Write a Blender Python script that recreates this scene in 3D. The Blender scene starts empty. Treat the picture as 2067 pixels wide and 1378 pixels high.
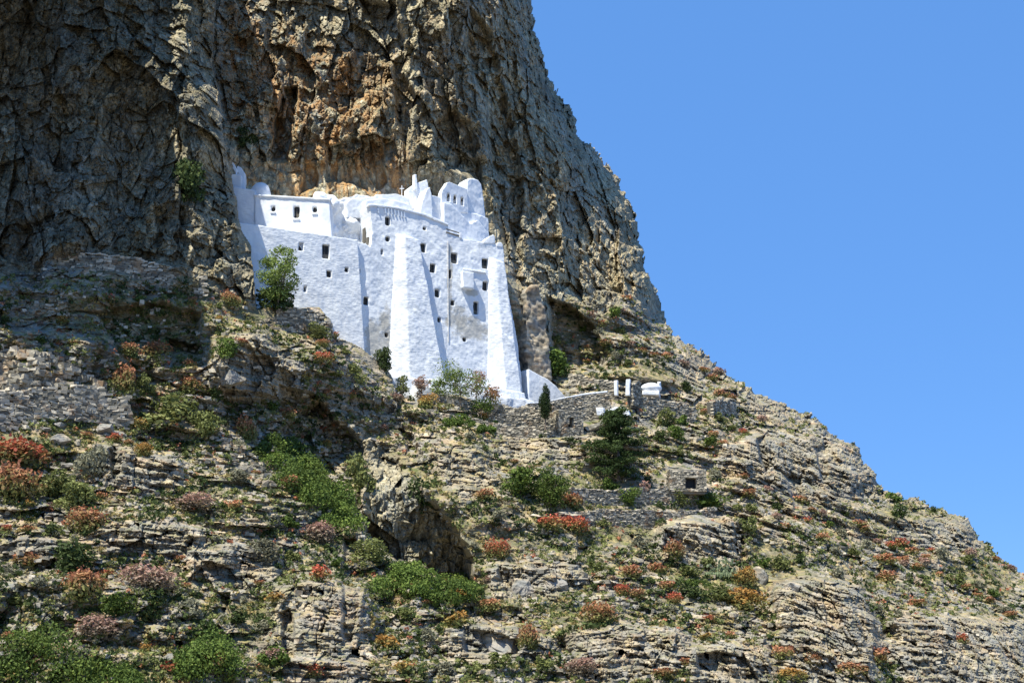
import bpy, bmesh, math, random
import numpy as np
from mathutils import Vector, Matrix

# ------------------------------------------------------------------ camera, sky, sun, exposure
SC = bpy.context.scene
COL = SC.collection
W0, H0, FPX = 2067.0, 1378.0, 3600.0
CAM = np.array([0.0, -300.0, -62.0]); PITCH = math.radians(13.3)
cam = bpy.data.cameras.new('camera'); cam.sensor_width = 36; cam.lens = 36 * FPX / W0
cam.clip_start = 1; cam.clip_end = 20000
co = bpy.data.objects.new('camera', cam); COL.objects.link(co)
co.location = CAM; co.rotation_euler = (math.pi / 2 + PITCH, 0, 0); SC.camera = co

SUN = np.array([-0.32, -0.362, 0.876]); SUN = SUN / np.linalg.norm(SUN)
w = bpy.data.worlds.new("World"); SC.world = w; w.use_nodes = True
nt = w.node_tree; bg = nt.nodes['Background']
sky = nt.nodes.new('ShaderNodeTexSky'); sky.sky_type = 'NISHITA'; sky.sun_disc = False
sky.sun_elevation = math.asin(SUN[2]); sky.sun_rotation = math.atan2(SUN[0], SUN[1])
sky.altitude = 2600; sky.air_density = 1.0; sky.dust_density = 0.0; sky.ozone_density = 6.0
hs = nt.nodes.new('ShaderNodeHueSaturation'); hs.inputs['Saturation'].default_value = 1.1
nt.links.new(sky.outputs[0], hs.inputs['Color']); mxs = nt.nodes.new('ShaderNodeMix'); mxs.data_type = 'RGBA'; mxs.inputs[0].default_value = 0.68; mxs.inputs[7].default_value = (0.66, 1.78, 4.3, 1)
nt.links.new(hs.outputs[0], mxs.inputs[6]); nt.links.new(mxs.outputs[2], bg.inputs[0]); bg.inputs[1].default_value = 0.1
sl = bpy.data.lights.new('sun', 'SUN'); sl.energy = 4.2; sl.angle = math.radians(0.5); sl.color = (1.0, 0.96, 0.82)
so = bpy.data.objects.new('sun', sl); COL.objects.link(so)
so.rotation_euler = Vector(SUN).to_track_quat('Z', 'Y').to_euler(); so.location = (-80, -150, 200)
SC.view_settings.view_transform = 'Standard'; SC.view_settings.look = 'None'
SC.view_settings.exposure = 1.08; SC.view_settings.gamma = 1.0
SC.render.engine = 'CYCLES'; SC.cycles.max_bounces = 5; SC.cycles.diffuse_bounces = 3
SC.cycles.use_adaptive_sampling = True

# ------------------------------------------------------------------ basic maths
CP, SP = math.cos(PITCH), math.sin(PITCH)
def raydir(px, py):
    a = (np.asarray(px, float) - W0 / 2) / FPX; b = (H0 / 2 - np.asarray(py, float)) / FPX
    return np.stack([a, CP - b * SP, SP + b * CP], -1)
def at_Y(px, py, Y):
    d = raydir(px, py); t = (np.asarray(Y, float) - CAM[1]) / d[..., 1]
    return CAM + d * t[..., None]
def project(P):
    v = np.asarray(P, float) - CAM
    dep = v[..., 1] * CP + v[..., 2] * SP
    return W0 / 2 + FPX * v[..., 0] / dep, H0 / 2 - FPX * (v[..., 2] * CP - v[..., 1] * SP) / dep, dep

def hsh(i, j, s):
    n = (i.astype(np.int64) * 374761393 + j.astype(np.int64) * 668265263 + s * 974634777) & 0x7fffffff
    n = ((n ^ (n >> 13)) * 1274126177) & 0x7fffffff
    n = ((n ^ (n >> 16)) * 2246822519) & 0x7fffffff
    n = n ^ (n >> 15)
    return (n & 0xffffff) / float(0xffffff)
def vnoise(u, v, s=0):
    i = np.floor(u); j = np.floor(v); f = u - i; g = v - j
    f = f * f * f * (f * (f * 6 - 15) + 10); g = g * g * g * (g * (g * 6 - 15) + 10)
    i = i.astype(np.int64); j = j.astype(np.int64)
    a = hsh(i, j, s); b = hsh(i + 1, j, s); c = hsh(i, j + 1, s); d = hsh(i + 1, j + 1, s)
    return ((a * (1 - f) + b * f) * (1 - g) + (c * (1 - f) + d * f) * g) * 2 - 1
def fbm(u, v, s=0, o=4, g=0.5):
    r = 0; a = 1; t = 0
    for k in range(o):
        r = r + a * vnoise(u, v, s + k * 17); t += a; a *= g; u = u * 2.03 + 5.1; v = v * 2.03 + 9.7
    return r / t
def cells(u, v, s=0, jit=0.85):
    i0 = np.floor(u).astype(np.int64); j0 = np.floor(v).astype(np.int64)
    best = np.full(u.shape, 1e9); best2 = best.copy()
    ci = i0.copy(); cj = j0.copy(); cx = u * 0; cy = u * 0
    for di in (-1, 0, 1):
        for dj in (-1, 0, 1):
            i = i0 + di; j = j0 + dj
            x = i + .5 + jit * (hsh(i, j, s) - .5); y = j + .5 + jit * (hsh(i, j, s + 1) - .5)
            d = (u - x) ** 2 + (v - y) ** 2
            m = d < best
            best2 = np.where(m, best, np.minimum(best2, d))
            best = np.where(m, d, best); ci = np.where(m, i, ci); cj = np.where(m, j, cj)
            cx = np.where(m, x, cx); cy = np.where(m, y, cy)
    return ci, cj, cx, cy, np.sqrt(best2) - np.sqrt(best)
def facets(u, v, s=0, tilt=1.2, bias=0.0):
    ci, cj, cx, cy, e = cells(u, v, s)
    h = hsh(ci, cj, s + 2) * 2 - 1; gx = hsh(ci, cj, s + 3) * 2 - 1; gy = hsh(ci, cj, s + 4) * 2 - 1 + bias
    return h * .6 + tilt * (gx * (u - cx) + gy * (v - cy)) + 0.16 * np.clip(1 - e * 9, 0, 1), hsh(ci, cj, s + 5), e
def sstep(a, b, x):
    t = np.clip((x - a) / (b - a), 0, 1); return t * t * (3 - 2 * t)
def inpoly(px, py, poly):
    r = np.zeros(np.shape(px), bool); n = len(poly)
    for k in range(n):
        x1, y1 = poly[k]; x2, y2 = poly[(k + 1) % n]
        if y1 == y2: continue
        c = ((y1 > py) != (y2 > py)) & (px < (x2 - x1) * (py - y1) / (y2 - y1) + x1)
        r ^= c
    return r
def segdist(px, py, pts, closed=False):
    d = np.full(np.shape(px), 1e9); P = list(pts) + ([pts[0]] if closed else [])
    for (x1, y1), (x2, y2) in zip(P[:-1], P[1:]):
        dx, dy = x2 - x1, y2 - y1; L = dx * dx + dy * dy + 1e-9
        t = np.clip(((px - x1) * dx + (py - y1) * dy) / L, 0, 1)
        d = np.minimum(d, np.hypot(px - x1 - t * dx, py - y1 - t * dy))
    return d
def sdpoly(px, py, poly):
    d = segdist(px, py, poly, True); return np.where(inpoly(px, py, poly), d, -d)

# ------------------------------------------------------------------ materials
MATS = {}
def nodes(name, rough=0.9, spec=0.2):
    m = bpy.data.materials.new(name); m.use_nodes = True; MATS[name] = m
    t = m.node_tree; b = t.nodes['Principled BSDF']; b.inputs['Roughness'].default_value = rough
    b.inputs['Specular IOR Level'].default_value = spec
    return m, t, b
def N(t, typ, **kw):
    n = t.nodes.new(typ)
    for k, v in kw.items():
        if k in n.inputs: n.inputs[k].default_value = v
        else: setattr(n, k, v)
    return n
def ramp(t, src, stops):
    r = t.nodes.new('ShaderNodeValToRGB'); e = r.color_ramp.elements
    while len(e) < len(stops): e.new(0.5)
    for k, (p, c) in enumerate(stops):
        e[k].position = p; e[k].color = (c, c, c, 1) if isinstance(c, (int, float)) else (*c, 1)
    t.links.new(src, r.inputs[0]); return r.outputs[0]
def mixc(t, fac, a, b, mode='MIX'):
    m = t.nodes.new('ShaderNodeMix'); m.data_type = 'RGBA'; m.blend_type = mode
    for sock, v in ((m.inputs[0], fac), (m.inputs[6], a), (m.inputs[7], b)):
        if isinstance(v, (int, float)): sock.default_value = v
        elif isinstance(v, tuple): sock.default_value = (*v, 1)
        else: t.links.new(v, sock)
    return m.outputs[2]
def noise(t, vec, scale, detail=4, rough=0.55, dist=0.0):
    n = N(t, 'ShaderNodeTexNoise', Scale=scale, Detail=detail, Roughness=rough, Distortion=dist)
    t.links.new(vec, n.inputs['Vector']); return n.outputs['Fac']
def mapping(t, sc, src=None):
    if src is None: src = t.nodes.new('ShaderNodeTexCoord').outputs['Object']
    m = t.nodes.new('ShaderNodeMapping'); m.inputs['Scale'].default_value = sc
    t.links.new(src, m.inputs[0]); return m.outputs[0]
def attr(t, name):
    a = t.nodes.new('ShaderNodeAttribute'); a.attribute_name = name; return a.outputs['Fac']
def math2(t, op, a, b):
    n = t.nodes.new('ShaderNodeMath'); n.operation = op
    for s, v in ((n.inputs[0], a), (n.inputs[1], b)):
        if isinstance(v, (int, float)): s.default_value = v
        else: t.links.new(v, s)
    return n.outputs[0]
def bump(t, b, h, strength, dist):
    n = N(t, 'ShaderNodeBump', Strength=strength, Distance=dist)
    t.links.new(h, n.inputs['Height']); t.links.new(n.outputs[0], b.inputs['Normal'])

def rock_material():
    m, t, b = nodes('rock', 0.92, 0.15)
    o = mapping(t, (1, 1, 1)); vert = mapping(t, (1, 1, 0.28)); bed = mapping(t, (0.35, 0.35, 1.6))
    # cliff colours: grey green stone, tan, rust streaks running down
    c1 = ramp(t, noise(t, o, 0.9, 7, 0.62), [(0.3, (0.125, 0.11, 0.072)), (0.46, (0.27, 0.235, 0.15)), (0.56, (0.45, 0.385, 0.25)), (0.68, (0.68, 0.60, 0.44))])
    rst = ramp(t, noise(t, vert, 0.55, 6, 0.6, 0.6), [(0.42, 0.0), (0.56, 1.0)])
    rcol = ramp(t, noise(t, vert, 1.7, 4), [(0.35, (0.22, 0.115, 0.045)), (0.55, (0.44, 0.22, 0.075)), (0.7, (0.52, 0.33, 0.14))])
    cliff = c1
    big = ramp(t, noise(t, mapping(t, (1, 1, .5)), 0.10, 5, 0.6), [(0.45, 0.0), (0.6, 0.7)])
    cliff = mixc(t, big, cliff, ramp(t, noise(t, o, 0.8, 7, 0.65), [(0.35, (0.13, 0.13, 0.105)), (0.5, (0.27, 0.265, 0.22)), (0.64, (0.56, 0.54, 0.46))]))
    strk = ramp(t, noise(t, mapping(t, (1, 1, 0.07)), 0.9, 5, 0.65), [(0.52, 0.0), (0.64, 0.7)])
    cliff = mixc(t, strk, cliff, (0.085, 0.08, 0.065))
    cliff = mixc(t, math2(t, 'MULTIPLY', rst, attr(t, 'rust')), cliff, rcol)
    lich = ramp(t, noise(t, vert, 0.8, 5, 0.65), [(0.5, 0.0), (0.66, 0.75)])
    cliff = mixc(t, lich, cliff, (0.10, 0.105, 0.085))
    # bedded slope rock: pale beige and grey plates
    s1 = ramp(t, noise(t, bed, 0.8, 7, 0.62), [(0.3, (0.08, 0.078, 0.06)), (0.44, (0.225, 0.19, 0.14)), (0.58, (0.43, 0.355, 0.255)), (0.72, (0.68, 0.57, 0.44))])
    s2 = mixc(t, ramp(t, noise(t, bed, 0.33, 5, 0.6), [(0.5, 0.0), (0.68, 0.6)]), s1, (0.36, 0.215, 0.125))
    s2 = mixc(t, ramp(t, noise(t, o, 0.22, 5, 0.6), [(0.44, 0.0), (0.58, 0.75)]), s2, (0.20, 0.205, 0.20))
    soilc = ramp(t, noise(t, o, 0.28, 6, 0.7), [(0.36, (0.065, 0.075, 0.03)), (0.49, (0.135, 0.125, 0.06)), (0.58, (0.26, 0.20, 0.125)), (0.68, (0.40, 0.315, 0.215))])
    s2 = mixc(t, attr(t, 'soil'), s2, soilc)
    col = mixc(t, attr(t, 'cliff'), s2, cliff)
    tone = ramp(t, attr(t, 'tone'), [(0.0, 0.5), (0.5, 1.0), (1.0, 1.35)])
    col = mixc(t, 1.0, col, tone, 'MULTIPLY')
    # soil and thin grass on the ledges
    geo = t.nodes.new('ShaderNodeNewGeometry'); sx = t.nodes.new('ShaderNodeSeparateXYZ'); t.links.new(geo.outputs['Normal'], sx.inputs[0])
    up = ramp(t, sx.outputs[2], [(0.25, 0.0), (0.7, 1.0)])
    gn = ramp(t, noise(t, o, 0.5, 6, 0.65), [(0.48, 0.0), (0.6, 1.0)])
    gcol = ramp(t, noise(t, o, 0.35, 5), [(0.35, (0.09, 0.11, 0.035)), (0.47, (0.20, 0.19, 0.08)), (0.58, (0.40, 0.31, 0.15))])
    gm = math2(t, 'MULTIPLY', math2(t, 'MULTIPLY', up, gn), attr(t, 'veg'))
    col = mixc(t, gm, col, gcol)
    t.links.new(col, b.inputs['Base Color'])
    h = math2(t, 'ADD', noise(t, o, 2.5, 8, 0.7), math2(t, 'MULTIPLY', noise(t, bed, 2.2, 6, 0.65), 0.8))
    bump(t, b, h, 0.65, 0.3)
    return m
ROCK = rock_material()

def stone_material(name, lo, mid, hi):
    m, t, b = nodes(name, 0.92, 0.15); o = mapping(t, (1, 1, 1))
    c = ramp(t, attr(t, 'tone'), [(0.0, lo), (0.5, mid), (1.0, hi)])
    c = mixc(t, 0.6, c, ramp(t, noise(t, o, 2.5, 6, 0.65), [(0.3, 0.55), (0.7, 1.3)]), 'MULTIPLY')
    c = mixc(t, ramp(t, noise(t, o, 0.5, 4), [(0.55, 0.0), (0.7, 0.6)]), c, (0.30, 0.17, 0.08))
    t.links.new(c, b.inputs['Base Color']); bump(t, b, noise(t, o, 6, 6, 0.7), 0.8, 0.12); return m
STONE = stone_material('dry_stone', (0.10, 0.095, 0.08), (0.26, 0.235, 0.185), (0.58, 0.51, 0.40))
PALE = stone_material('pale_stone', (0.18, 0.165, 0.13), (0.34, 0.305, 0.24), (0.58, 0.52, 0.42))

def white_material(name, courses=1.0, stains=False):
    m, t, b = nodes(name, 0.9, 0.1); o = mapping(t, (1, 1, 1)); c = mapping(t, (0.8, 0.8, 2.6))
    col = mixc(t, 1.0, ramp(t, noise(t, o, 0.6, 6, 0.6), [(0.3, (0.68, 0.70, 0.74)), (0.6, (0.78, 0.785, 0.79))]), ramp(t, noise(t, mapping(t, (1, 1, .35)), 0.28, 6, 0.65), [(0.38, (0.84, 0.865, 0.91)), (0.6, (1.0, 1.0, 1.0))]), 'MULTIPLY')
    col = mixc(t, ramp(t, noise(t, mapping(t, (1, 1, .12)), 1.3, 5, 0.7), [(0.58, 0.0), (0.75, 0.5)]), col, (0.47, 0.465, 0.45))
    if stains:
        for (cx, cz, rx, rz) in STAINS:
            sp = t.nodes.new('ShaderNodeSeparateXYZ'); t.links.new(o, sp.inputs[0])
            dx = math2(t, 'DIVIDE', math2(t, 'SUBTRACT', sp.outputs[0], cx), rx)
            dz = math2(t, 'DIVIDE', math2(t, 'SUBTRACT', sp.outputs[2], cz), rz)
            r = math2(t, 'ADD', math2(t, 'MULTIPLY', dx, dx), math2(t, 'MULTIPLY', dz, dz))
            r = math2(t, 'ADD', r, math2(t, 'MULTIPLY', math2(t, 'SUBTRACT', noise(t, o, 0.55, 6, 0.7), 0.5), 4.5))
            col = mixc(t, ramp(t, r, [(0.35, 0.85), (1.0, 0.0)]), col, (0.42, 0.40, 0.36))
    t.links.new(col, b.inputs['Base Color'])
    h = math2(t, 'ADD', math2(t, 'MULTIPLY', noise(t, c, 1.5, 4, 0.6, 0.4), courses), math2(t, 'MULTIPLY', noise(t, o, 1.2, 5), 0.5))
    bump(t, b, h, 0.42, 0.2); return m

def simple(name, c, rough=0.8, c2=None, sc=3.0):
    m, t, b = nodes(name, rough, 0.3); o = mapping(t, (1, 1, 1))
    col = ramp(t, noise(t, o, sc, 4), [(0.35, c), (0.65, c2 or tuple(min(1, x * 1.4) for x in c))])
    t.links.new(col, b.inputs['Base Color']); return m
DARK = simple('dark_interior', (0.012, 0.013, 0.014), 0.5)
WOODM = simple('weathered_wood', (0.10, 0.09, 0.075), 0.8)
BRONZE = simple('bronze', (0.06, 0.045, 0.03), 0.5)
BARK = simple('bark', (0.14, 0.11, 0.085), 0.95)
PIPE = simple('pipe', (0.50, 0.48, 0.46), 0.8)
BLUE = simple('blue_grey_plaster', (0.42, 0.47, 0.55), 0.9)

def leaf_material(name, stops, top=None):
    m, t, b = nodes(name, 0.75, 0.2)
    c = ramp(t, attr(t, 'tone'), stops)
    if top:
        tc = ramp(t, attr(t, 'tone'), top)
        c = mixc(t, attr(t, 'tip'), c, tc)
    oi = t.nodes.new('ShaderNodeObjectInfo')
    c = mixc(t, 1.0, c, ramp(t, oi.outputs['Random'], [(0, 0.8), (1, 1.2)]), 'MULTIPLY')
    t.links.new(c, b.inputs['Base Color'])
    tr = t.nodes.new('ShaderNodeBsdfTranslucent'); t.links.new(c, tr.inputs[0])
    mx = t.nodes.new('ShaderNodeMixShader'); mx.inputs[0].default_value = 0.25
    t.links.new(b.outputs[0], mx.inputs[1]); t.links.new(tr.outputs[0], mx.inputs[2])
    t.links.new(mx.outputs[0], t.nodes['Material Output'].inputs[0]); return m
OLIVE3 = [(0, (0.065, 0.08, 0.025)), (0.5, (0.155, 0.175, 0.055)), (1, (0.28, 0.29, 0.11))]
LEAF = {
 'dark': leaf_material('dark_foliage', [(0, (0.02, 0.035, 0.012)), (0.5, (0.05, 0.075, 0.022)), (1, (0.11, 0.14, 0.045))]),
 'green': leaf_material('green_foliage', [(0, (0.03, 0.055, 0.012)), (0.5, (0.085, 0.13, 0.025)), (1, (0.18, 0.235, 0.05))]),
 'tree': leaf_material('tree_foliage', [(0, (0.05, 0.085, 0.02)), (0.5, (0.14, 0.19, 0.045)), (1, (0.28, 0.34, 0.11))]),
 'pine': leaf_material('pine_needles', [(0, (0.02, 0.04, 0.012)), (0.5, (0.045, 0.075, 0.02)), (1, (0.10, 0.14, 0.04))]),
 'cypress': leaf_material('cypress_foliage', [(0, (0.015, 0.03, 0.01)), (0.5, (0.03, 0.055, 0.015)), (1, (0.06, 0.09, 0.03))]),
 'olive': leaf_material('olive_foliage', OLIVE3),
 'grey': leaf_material('grey_foliage', [(0, (0.10, 0.10, 0.07)), (0.5, (0.20, 0.195, 0.13)), (1, (0.33, 0.31, 0.22))]),
 'rust': leaf_material('rust_foliage', OLIVE3, [(0, (0.20, 0.075, 0.04)), (0.5, (0.40, 0.155, 0.085)), (1, (0.56, 0.27, 0.16))]),
 'red': leaf_material('red_foliage', OLIVE3, [(0, (0.22, 0.04, 0.025)), (0.5, (0.46, 0.09, 0.055)), (1, (0.62, 0.17, 0.11))]),
 'pink': leaf_material('faded_foliage', [(0, (0.10, 0.09, 0.06)), (0.5, (0.2, 0.17, 0.12)), (1, (0.3, 0.25, 0.18))], [(0, (0.2, 0.10, 0.08)), (0.5, (0.36, 0.2, 0.155)), (1, (0.5, 0.33, 0.26))]),
 'orange': leaf_material('orange_foliage', OLIVE3, [(0, (0.2, 0.09, 0.02)), (0.5, (0.36, 0.18, 0.045)), (1, (0.48, 0.27, 0.09))]),
}

# ------------------------------------------------------------------ mesh and tagging helpers
def tag(o, label=None, cat=None, group=None, kind=None):
    for k, v in (('label', label), ('category', cat), ('group', group), ('kind', kind)):
        if v: o[k] = v
    return o
def link(name, me, mat, parent=None, mats=None):
    o = bpy.data.objects.new(name, me); COL.objects.link(o)
    for mm in (mats or [mat]): me.materials.append(mm)
    if parent is not None: o.parent = parent; o.matrix_parent_inverse = parent.matrix_world.inverted()
    return o
def empty(name, loc):
    o = bpy.data.objects.new(name, None); o.location = loc; COL.objects.link(o)
    o.matrix_world = Matrix.Translation(Vector(loc)); return o
def np_mesh(name, V, F, attrs=None, smooth=False):
    """V (n,3), F (m,4) or (m,3)"""
    V = np.asarray(V, np.float32); F = np.asarray(F, np.int32)
    me = bpy.data.meshes.new(name); k = F.shape[1]
    me.vertices.add(len(V)); me.vertices.foreach_set('co', V.ravel())
    me.loops.add(F.size); me.loops.foreach_set('vertex_index', F.ravel())
    me.polygons.add(len(F)); me.polygons.foreach_set('loop_start', np.arange(0, F.size, k, dtype=np.int32))
    me.polygons.foreach_set('loop_total', np.full(len(F), k, np.int32))
    me.polygons.foreach_set('use_smooth', np.full(len(F), smooth, bool))
    me.update(calc_edges=True)
    for n_, a in (attrs or {}).items():
        at = me.attributes.new(n_, 'FLOAT', 'POINT'); at.data.foreach_set('value', np.asarray(a, np.float32))
    return me
# ------------------------------------------------------------------ terrain: distance maps in metres, then rock relief
STEP = 1.7
PX0, PX1, PY0, PY1 = -170.0, 2260.0, -170.0, 1500.0
NX = int((PX1 - PX0) / STEP) + 1; NY = int((PY1 - PY0) / STEP) + 1
gx = PX0 + np.arange(NX) * STEP; gy = PY0 + np.arange(NY) * STEP
GX, GY = np.meshgrid(gx, gy)
CS = 12
cgx = np.arange(PX0, PX1 + CS * 2, CS); cgy = np.arange(PY0, PY1 + CS * 2, CS)
CGX, CGY = np.meshgrid(cgx, cgy)
def upsample(A):
    u = (GX - PX0) / CS; v = (GY - PY0) / CS
    i = np.clip(u.astype(int), 0, len(cgx) - 2); j = np.clip(v.astype(int), 0, len(cgy) - 2); f = u - i; g = v - j
    return (A[j, i] * (1 - f) + A[j, i + 1] * f) * (1 - g) + (A[j + 1, i] * (1 - f) + A[j + 1, i + 1] * f) * g
def rbf(pts):
    P = np.array(pts, float); X = P[:, :2] / 500.0; n = len(P)
    def ph(r): return r ** 2 * np.log(r + 1e-9)
    R = np.linalg.norm(X[:, None] - X[None], axis=2)
    A = np.zeros((n + 3, n + 3)); A[:n, :n] = ph(R) + np.eye(n) * 1e-4; A[:n, n] = 1; A[:n, n + 1:] = X; A[n, :n] = 1; A[n + 1:, :n] = X.T
    c = np.linalg.solve(A, np.concatenate([P[:, 2], np.zeros(3)]))
    out = c[n] + c[n + 1] * CGX / 500 + c[n + 2] * CGY / 500
    for k in range(n):
        out = out + c[k] * ph(np.hypot(CGX / 500 - X[k, 0], CGY / 500 - X[k, 1]))
    return out
LOW = [(-170, 860, -66), (0, 860, -60), (250, 860, -50), (500, 860, -34), (700, 860, -22), (850, 860, -13), (1000, 860, -6), (1150, 860, 0), (1300, 860, 8), (1500, 850, 28), (1650, 870, 46), (1800, 860, 70),
       (-170, 1000, -76), (0, 1000, -70), (250, 1000, -62), (500, 1000, -51), (750, 1000, -34), (900, 1000, -30), (1000, 1000, -26), (1200, 1000, -17), (1400, 1000, -6), (1600, 1000, 12), (1760, 1000, 34), (2000, 1000, 70),
       (-170, 1180, -88), (0, 1180, -82), (250, 1180, -77), (500, 1180, -68), (700, 1180, -60), (940, 1180, -48), (1000, 1180, -46), (1200, 1180, -40), (1400, 1180, -31), (1600, 1180, -20), (1800, 1180, -3), (1950, 1180, 16), (2100, 1180, 36), (2260, 1180, 60),
       (-170, 1378, -100), (0, 1378, -96), (300, 1378, -92), (600, 1378, -84), (900, 1378, -74), (1200, 1378, -66), (1500, 1378, -57), (1750, 1378, -44), (1900, 1378, -32), (2067, 1378, -16), (2260, 1378, 8),
       (-170, 1500, -108), (600, 1500, -92), (1200, 1500, -74), (1700, 1500, -56), (2260, 1500, -12),
       (900, 800, -3), (1060, 812, 11), (1080, 790, 15), (1120, 806, 15), (1200, 790, 10), (1350, 770, 24), (1480, 770, 44)]
SETA = LOW + [(-170, -170, -30), (-170, 300, -36), (-170, 600, -46), (0, -170, -27), (200, -170, -22), (350, -170, -15), (440, -170, -8), (0, 0, -29), (200, 0, -25), (350, 0, -18), (440, 0, -9), (430, 150, -13),
       (0, 300, -33), (200, 300, -30), (330, 300, -27), (415, 300, -26), (472, 330, -10), (412, 200, -22), (452, 200, -10), (0, 450, -36), (200, 450, -33), (350, 450, -30), (420, 470, -27), (475, 450, -19),
       (0, 600, -45), (200, 600, -40), (400, 600, -33), (505, 560, -21), (560, 630, -21), (640, 640, -18), (700, 700, -15), (790, 760, -8),
       (0, 740, -54), (200, 740, -47), (300, 740, -42), (430, 740, -37), (600, 740, -25), (0, 690, -52)]
SETB = LOW + [(430, -170, 12), (430, 0, 4), (500, 0, 8), (700, 0, 13), (850, 0, 8), (1000, 0, 16), (1060, 0, 30), (500, -170, 12), (850, -170, 14), (1050, -170, 30), (1300, -170, 60),
       (430, 300, -2), (500, 300, 2), (600, 300, 6), (800, 300, 8), (900, 300, 10), (950, 300, 13), (1050, 300, 26), (1150, 300, 44), (1220, 320, 64), (1400, 300, 80), (560, 380, 2), (700, 380, 6), (850, 350, 10),
       (600, 150, 7), (750, 150, 10), (840, 180, 9), (950, 150, 14), (1050, 150, 28), (1130, 190, 50), (450, 450, -4), (700, 450, 6), (950, 450, 15), (1010, 450, 18), (1080, 450, 26), (1200, 450, 42), (1290, 450, 64),
       (1060, 600, 14), (1120, 600, 24), (1220, 600, 33), (1300, 600, 44), (1345, 640, 58), (1060, 740, 15), (1140, 740, 17), (1220, 720, 22), (1300, 690, 33), (1400, 710, 50), (1440, 730, 60),
       (700, 700, 6), (850, 740, 9), (500, 600, -4), (800, 760, 6), (950, 740, 12), (1010, 780, 13), (880, 770, 6)]
EDGE = [(425, -400), (436, 0), (428, 120), (446, 230), (458, 300), (466, 345), (476, 400), (481, 445), (492, 470), (506, 500), (514, 560), (516, 625), (560, 618), (600, 622), (645, 618), (668, 650), (676, 678), (712, 690), (742, 712), (775, 735), (792, 765), (800, 800)]
POLYB = EDGE + [(800, 830), (2600, 830), (2600, -400)]
wob = 7 * fbm(GX / 45, GY / 45, 901, 4)
wob2 = 7 * fbm(GX / 40 + 50, GY / 40, 907, 4)
inB = inpoly(GX + wob, GY + wob2 * .6, POLYB)
Y = np.where(inB, upsample(rbf(SETB)), upsample(rbf(SETA)))

# recesses and ribs: (polygon in picture coordinates, push back in metres, softness)
RECESS = [
 ([(640, 800), (700, 850), (740, 900), (740, 1075), (620, 1000), (545, 900), (565, 865)], 5.0, 16),
 ([(600, 395), (640, 380), (640, 330), (610, 330)], 2.0, 8), ([(905, 1100), (925, 1090), (930, 1150), (912, 1160)], 2.5, 6),
 ([(215, 905), (245, 900), (250, 960), (225, 975)], 3.0, 8), ([(800, 860), (835, 880), (845, 930), (815, 920)], 3.0, 8), ([(560, 770), (640, 790), (660, 840), (600, 850), (560, 820)], 3.0, 10),
 ([(1580, 950), (1620, 960), (1640, 1020), (1600, 1030)], 3.5, 8), ([(1330, 1060), (1360, 1075), (1355, 1120), (1335, 1110)], 3.0, 7), ([(1475, 1060), (1500, 1070), (1520, 1160), (1500, 1170), (1480, 1110)], 3.5, 8),
 ([(1165, 1100), (1190, 1100), (1192, 1140), (1170, 1145)], 2.5, 6), ([(560, 1230), (590, 1225), (600, 1330), (570, 1340)], 3.0, 8), ([(440, 1190), (470, 1195), (465, 1250), (445, 1245)], 2.5, 7),
 ([(930, 1260), (1010, 1275), (1060, 1290), (1050, 1330), (940, 1320)], 3.0, 8), 
 ([(1000, 1140), (1030, 1150), (1030, 1185), (1005, 1180)], 2.5, 6), ([(335, 680), (410, 690), (420, 740), (350, 750)], 4.0, 10), ([(1250, 980), (1300, 985), (1290, 1000), (1252, 996)], 0.1, 5),
 ([(1100, 590), (1150, 615), (1200, 650), (1232, 715), (1215, 750), (1130, 745), (1108, 690)], 7.0, 10),
 ([(545, 330), (552, 250), (565, 175), (600, 165), (598, 250), (585, 330)], 5.0, 10),
 ([(800, 0), (830, 100), (815, 150), (845, 190), (838, 250), (812, 330), (795, 250), (785, 130), (745, 60), (720, 0)], 5.0, 14),
 ([(870, 330), (872, 250), (905, 215), (950, 240), (970, 330), (985, 400), (950, 370), (900, 335)], 4.0, 14),
 ([(655, 370), (660, 290), (700, 272), (770, 280), (780, 370), (760, 395), (690, 370)], 2.5, 8),
 ([(940, 0), (1000, 60), (1010, 140), (1050, 260), (1060, 400), (1060, 560), (1020, 470), (1000, 420), (985, 330), (975, 200), (935, 100)], 4.0, 16),
 ([(1525, 880), (1545, 880), (1552, 930), (1562, 965), (1545, 960), (1530, 930)], 4.0, 6),
 ([(495, 715), (545, 720), (560, 745), (540, 775), (500, 765)], 2.5, 5),
 ([(1400, 1310), (1500, 1315), (1530, 1378), (1470, 1378), (1410, 1350)], 3.5, 6),
 ([(30, 440), (100, 420), (110, 540), (90, 600), (10, 560)], 3.5, 34),
 ([(110, 630), (330, 608), (410, 630), (400, 720), (240, 720), (190, 640)], 3.5, 14),
 ([(690, 1080), (720, 1085), (735, 1180), (715, 1300), (690, 1290)], 2.5, 8),
 ([(1700, 1110), (1740, 1120), (1750, 1170), (1715, 1165)], 3.0, 6),
 ([(1640, 900), (1665, 890), (1680, 960), (1665, 985)], 3.0, 6),
]
for poly, dep, soft in RECESS:
    xs = [p[0] for p in poly]; ys = [p[1] for p in poly]
    i0 = max(0, int((min(xs) - 40 - PX0) / STEP)); i1 = min(NX, int((max(xs) + 40 - PX0) / STEP))
    j0 = max(0, int((min(ys) - 40 - PY0) / STEP)); j1 = min(NY, int((max(ys) + 40 - PY0) / STEP))
    sl_ = np.s_[j0:j1, i0:i1]
    sd = sdpoly(GX[sl_] + wob[sl_] * 1.3, GY[sl_] + wob2[sl_] * 1.3, poly)
    Y[sl_] += dep * sstep(0, soft, sd)

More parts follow.
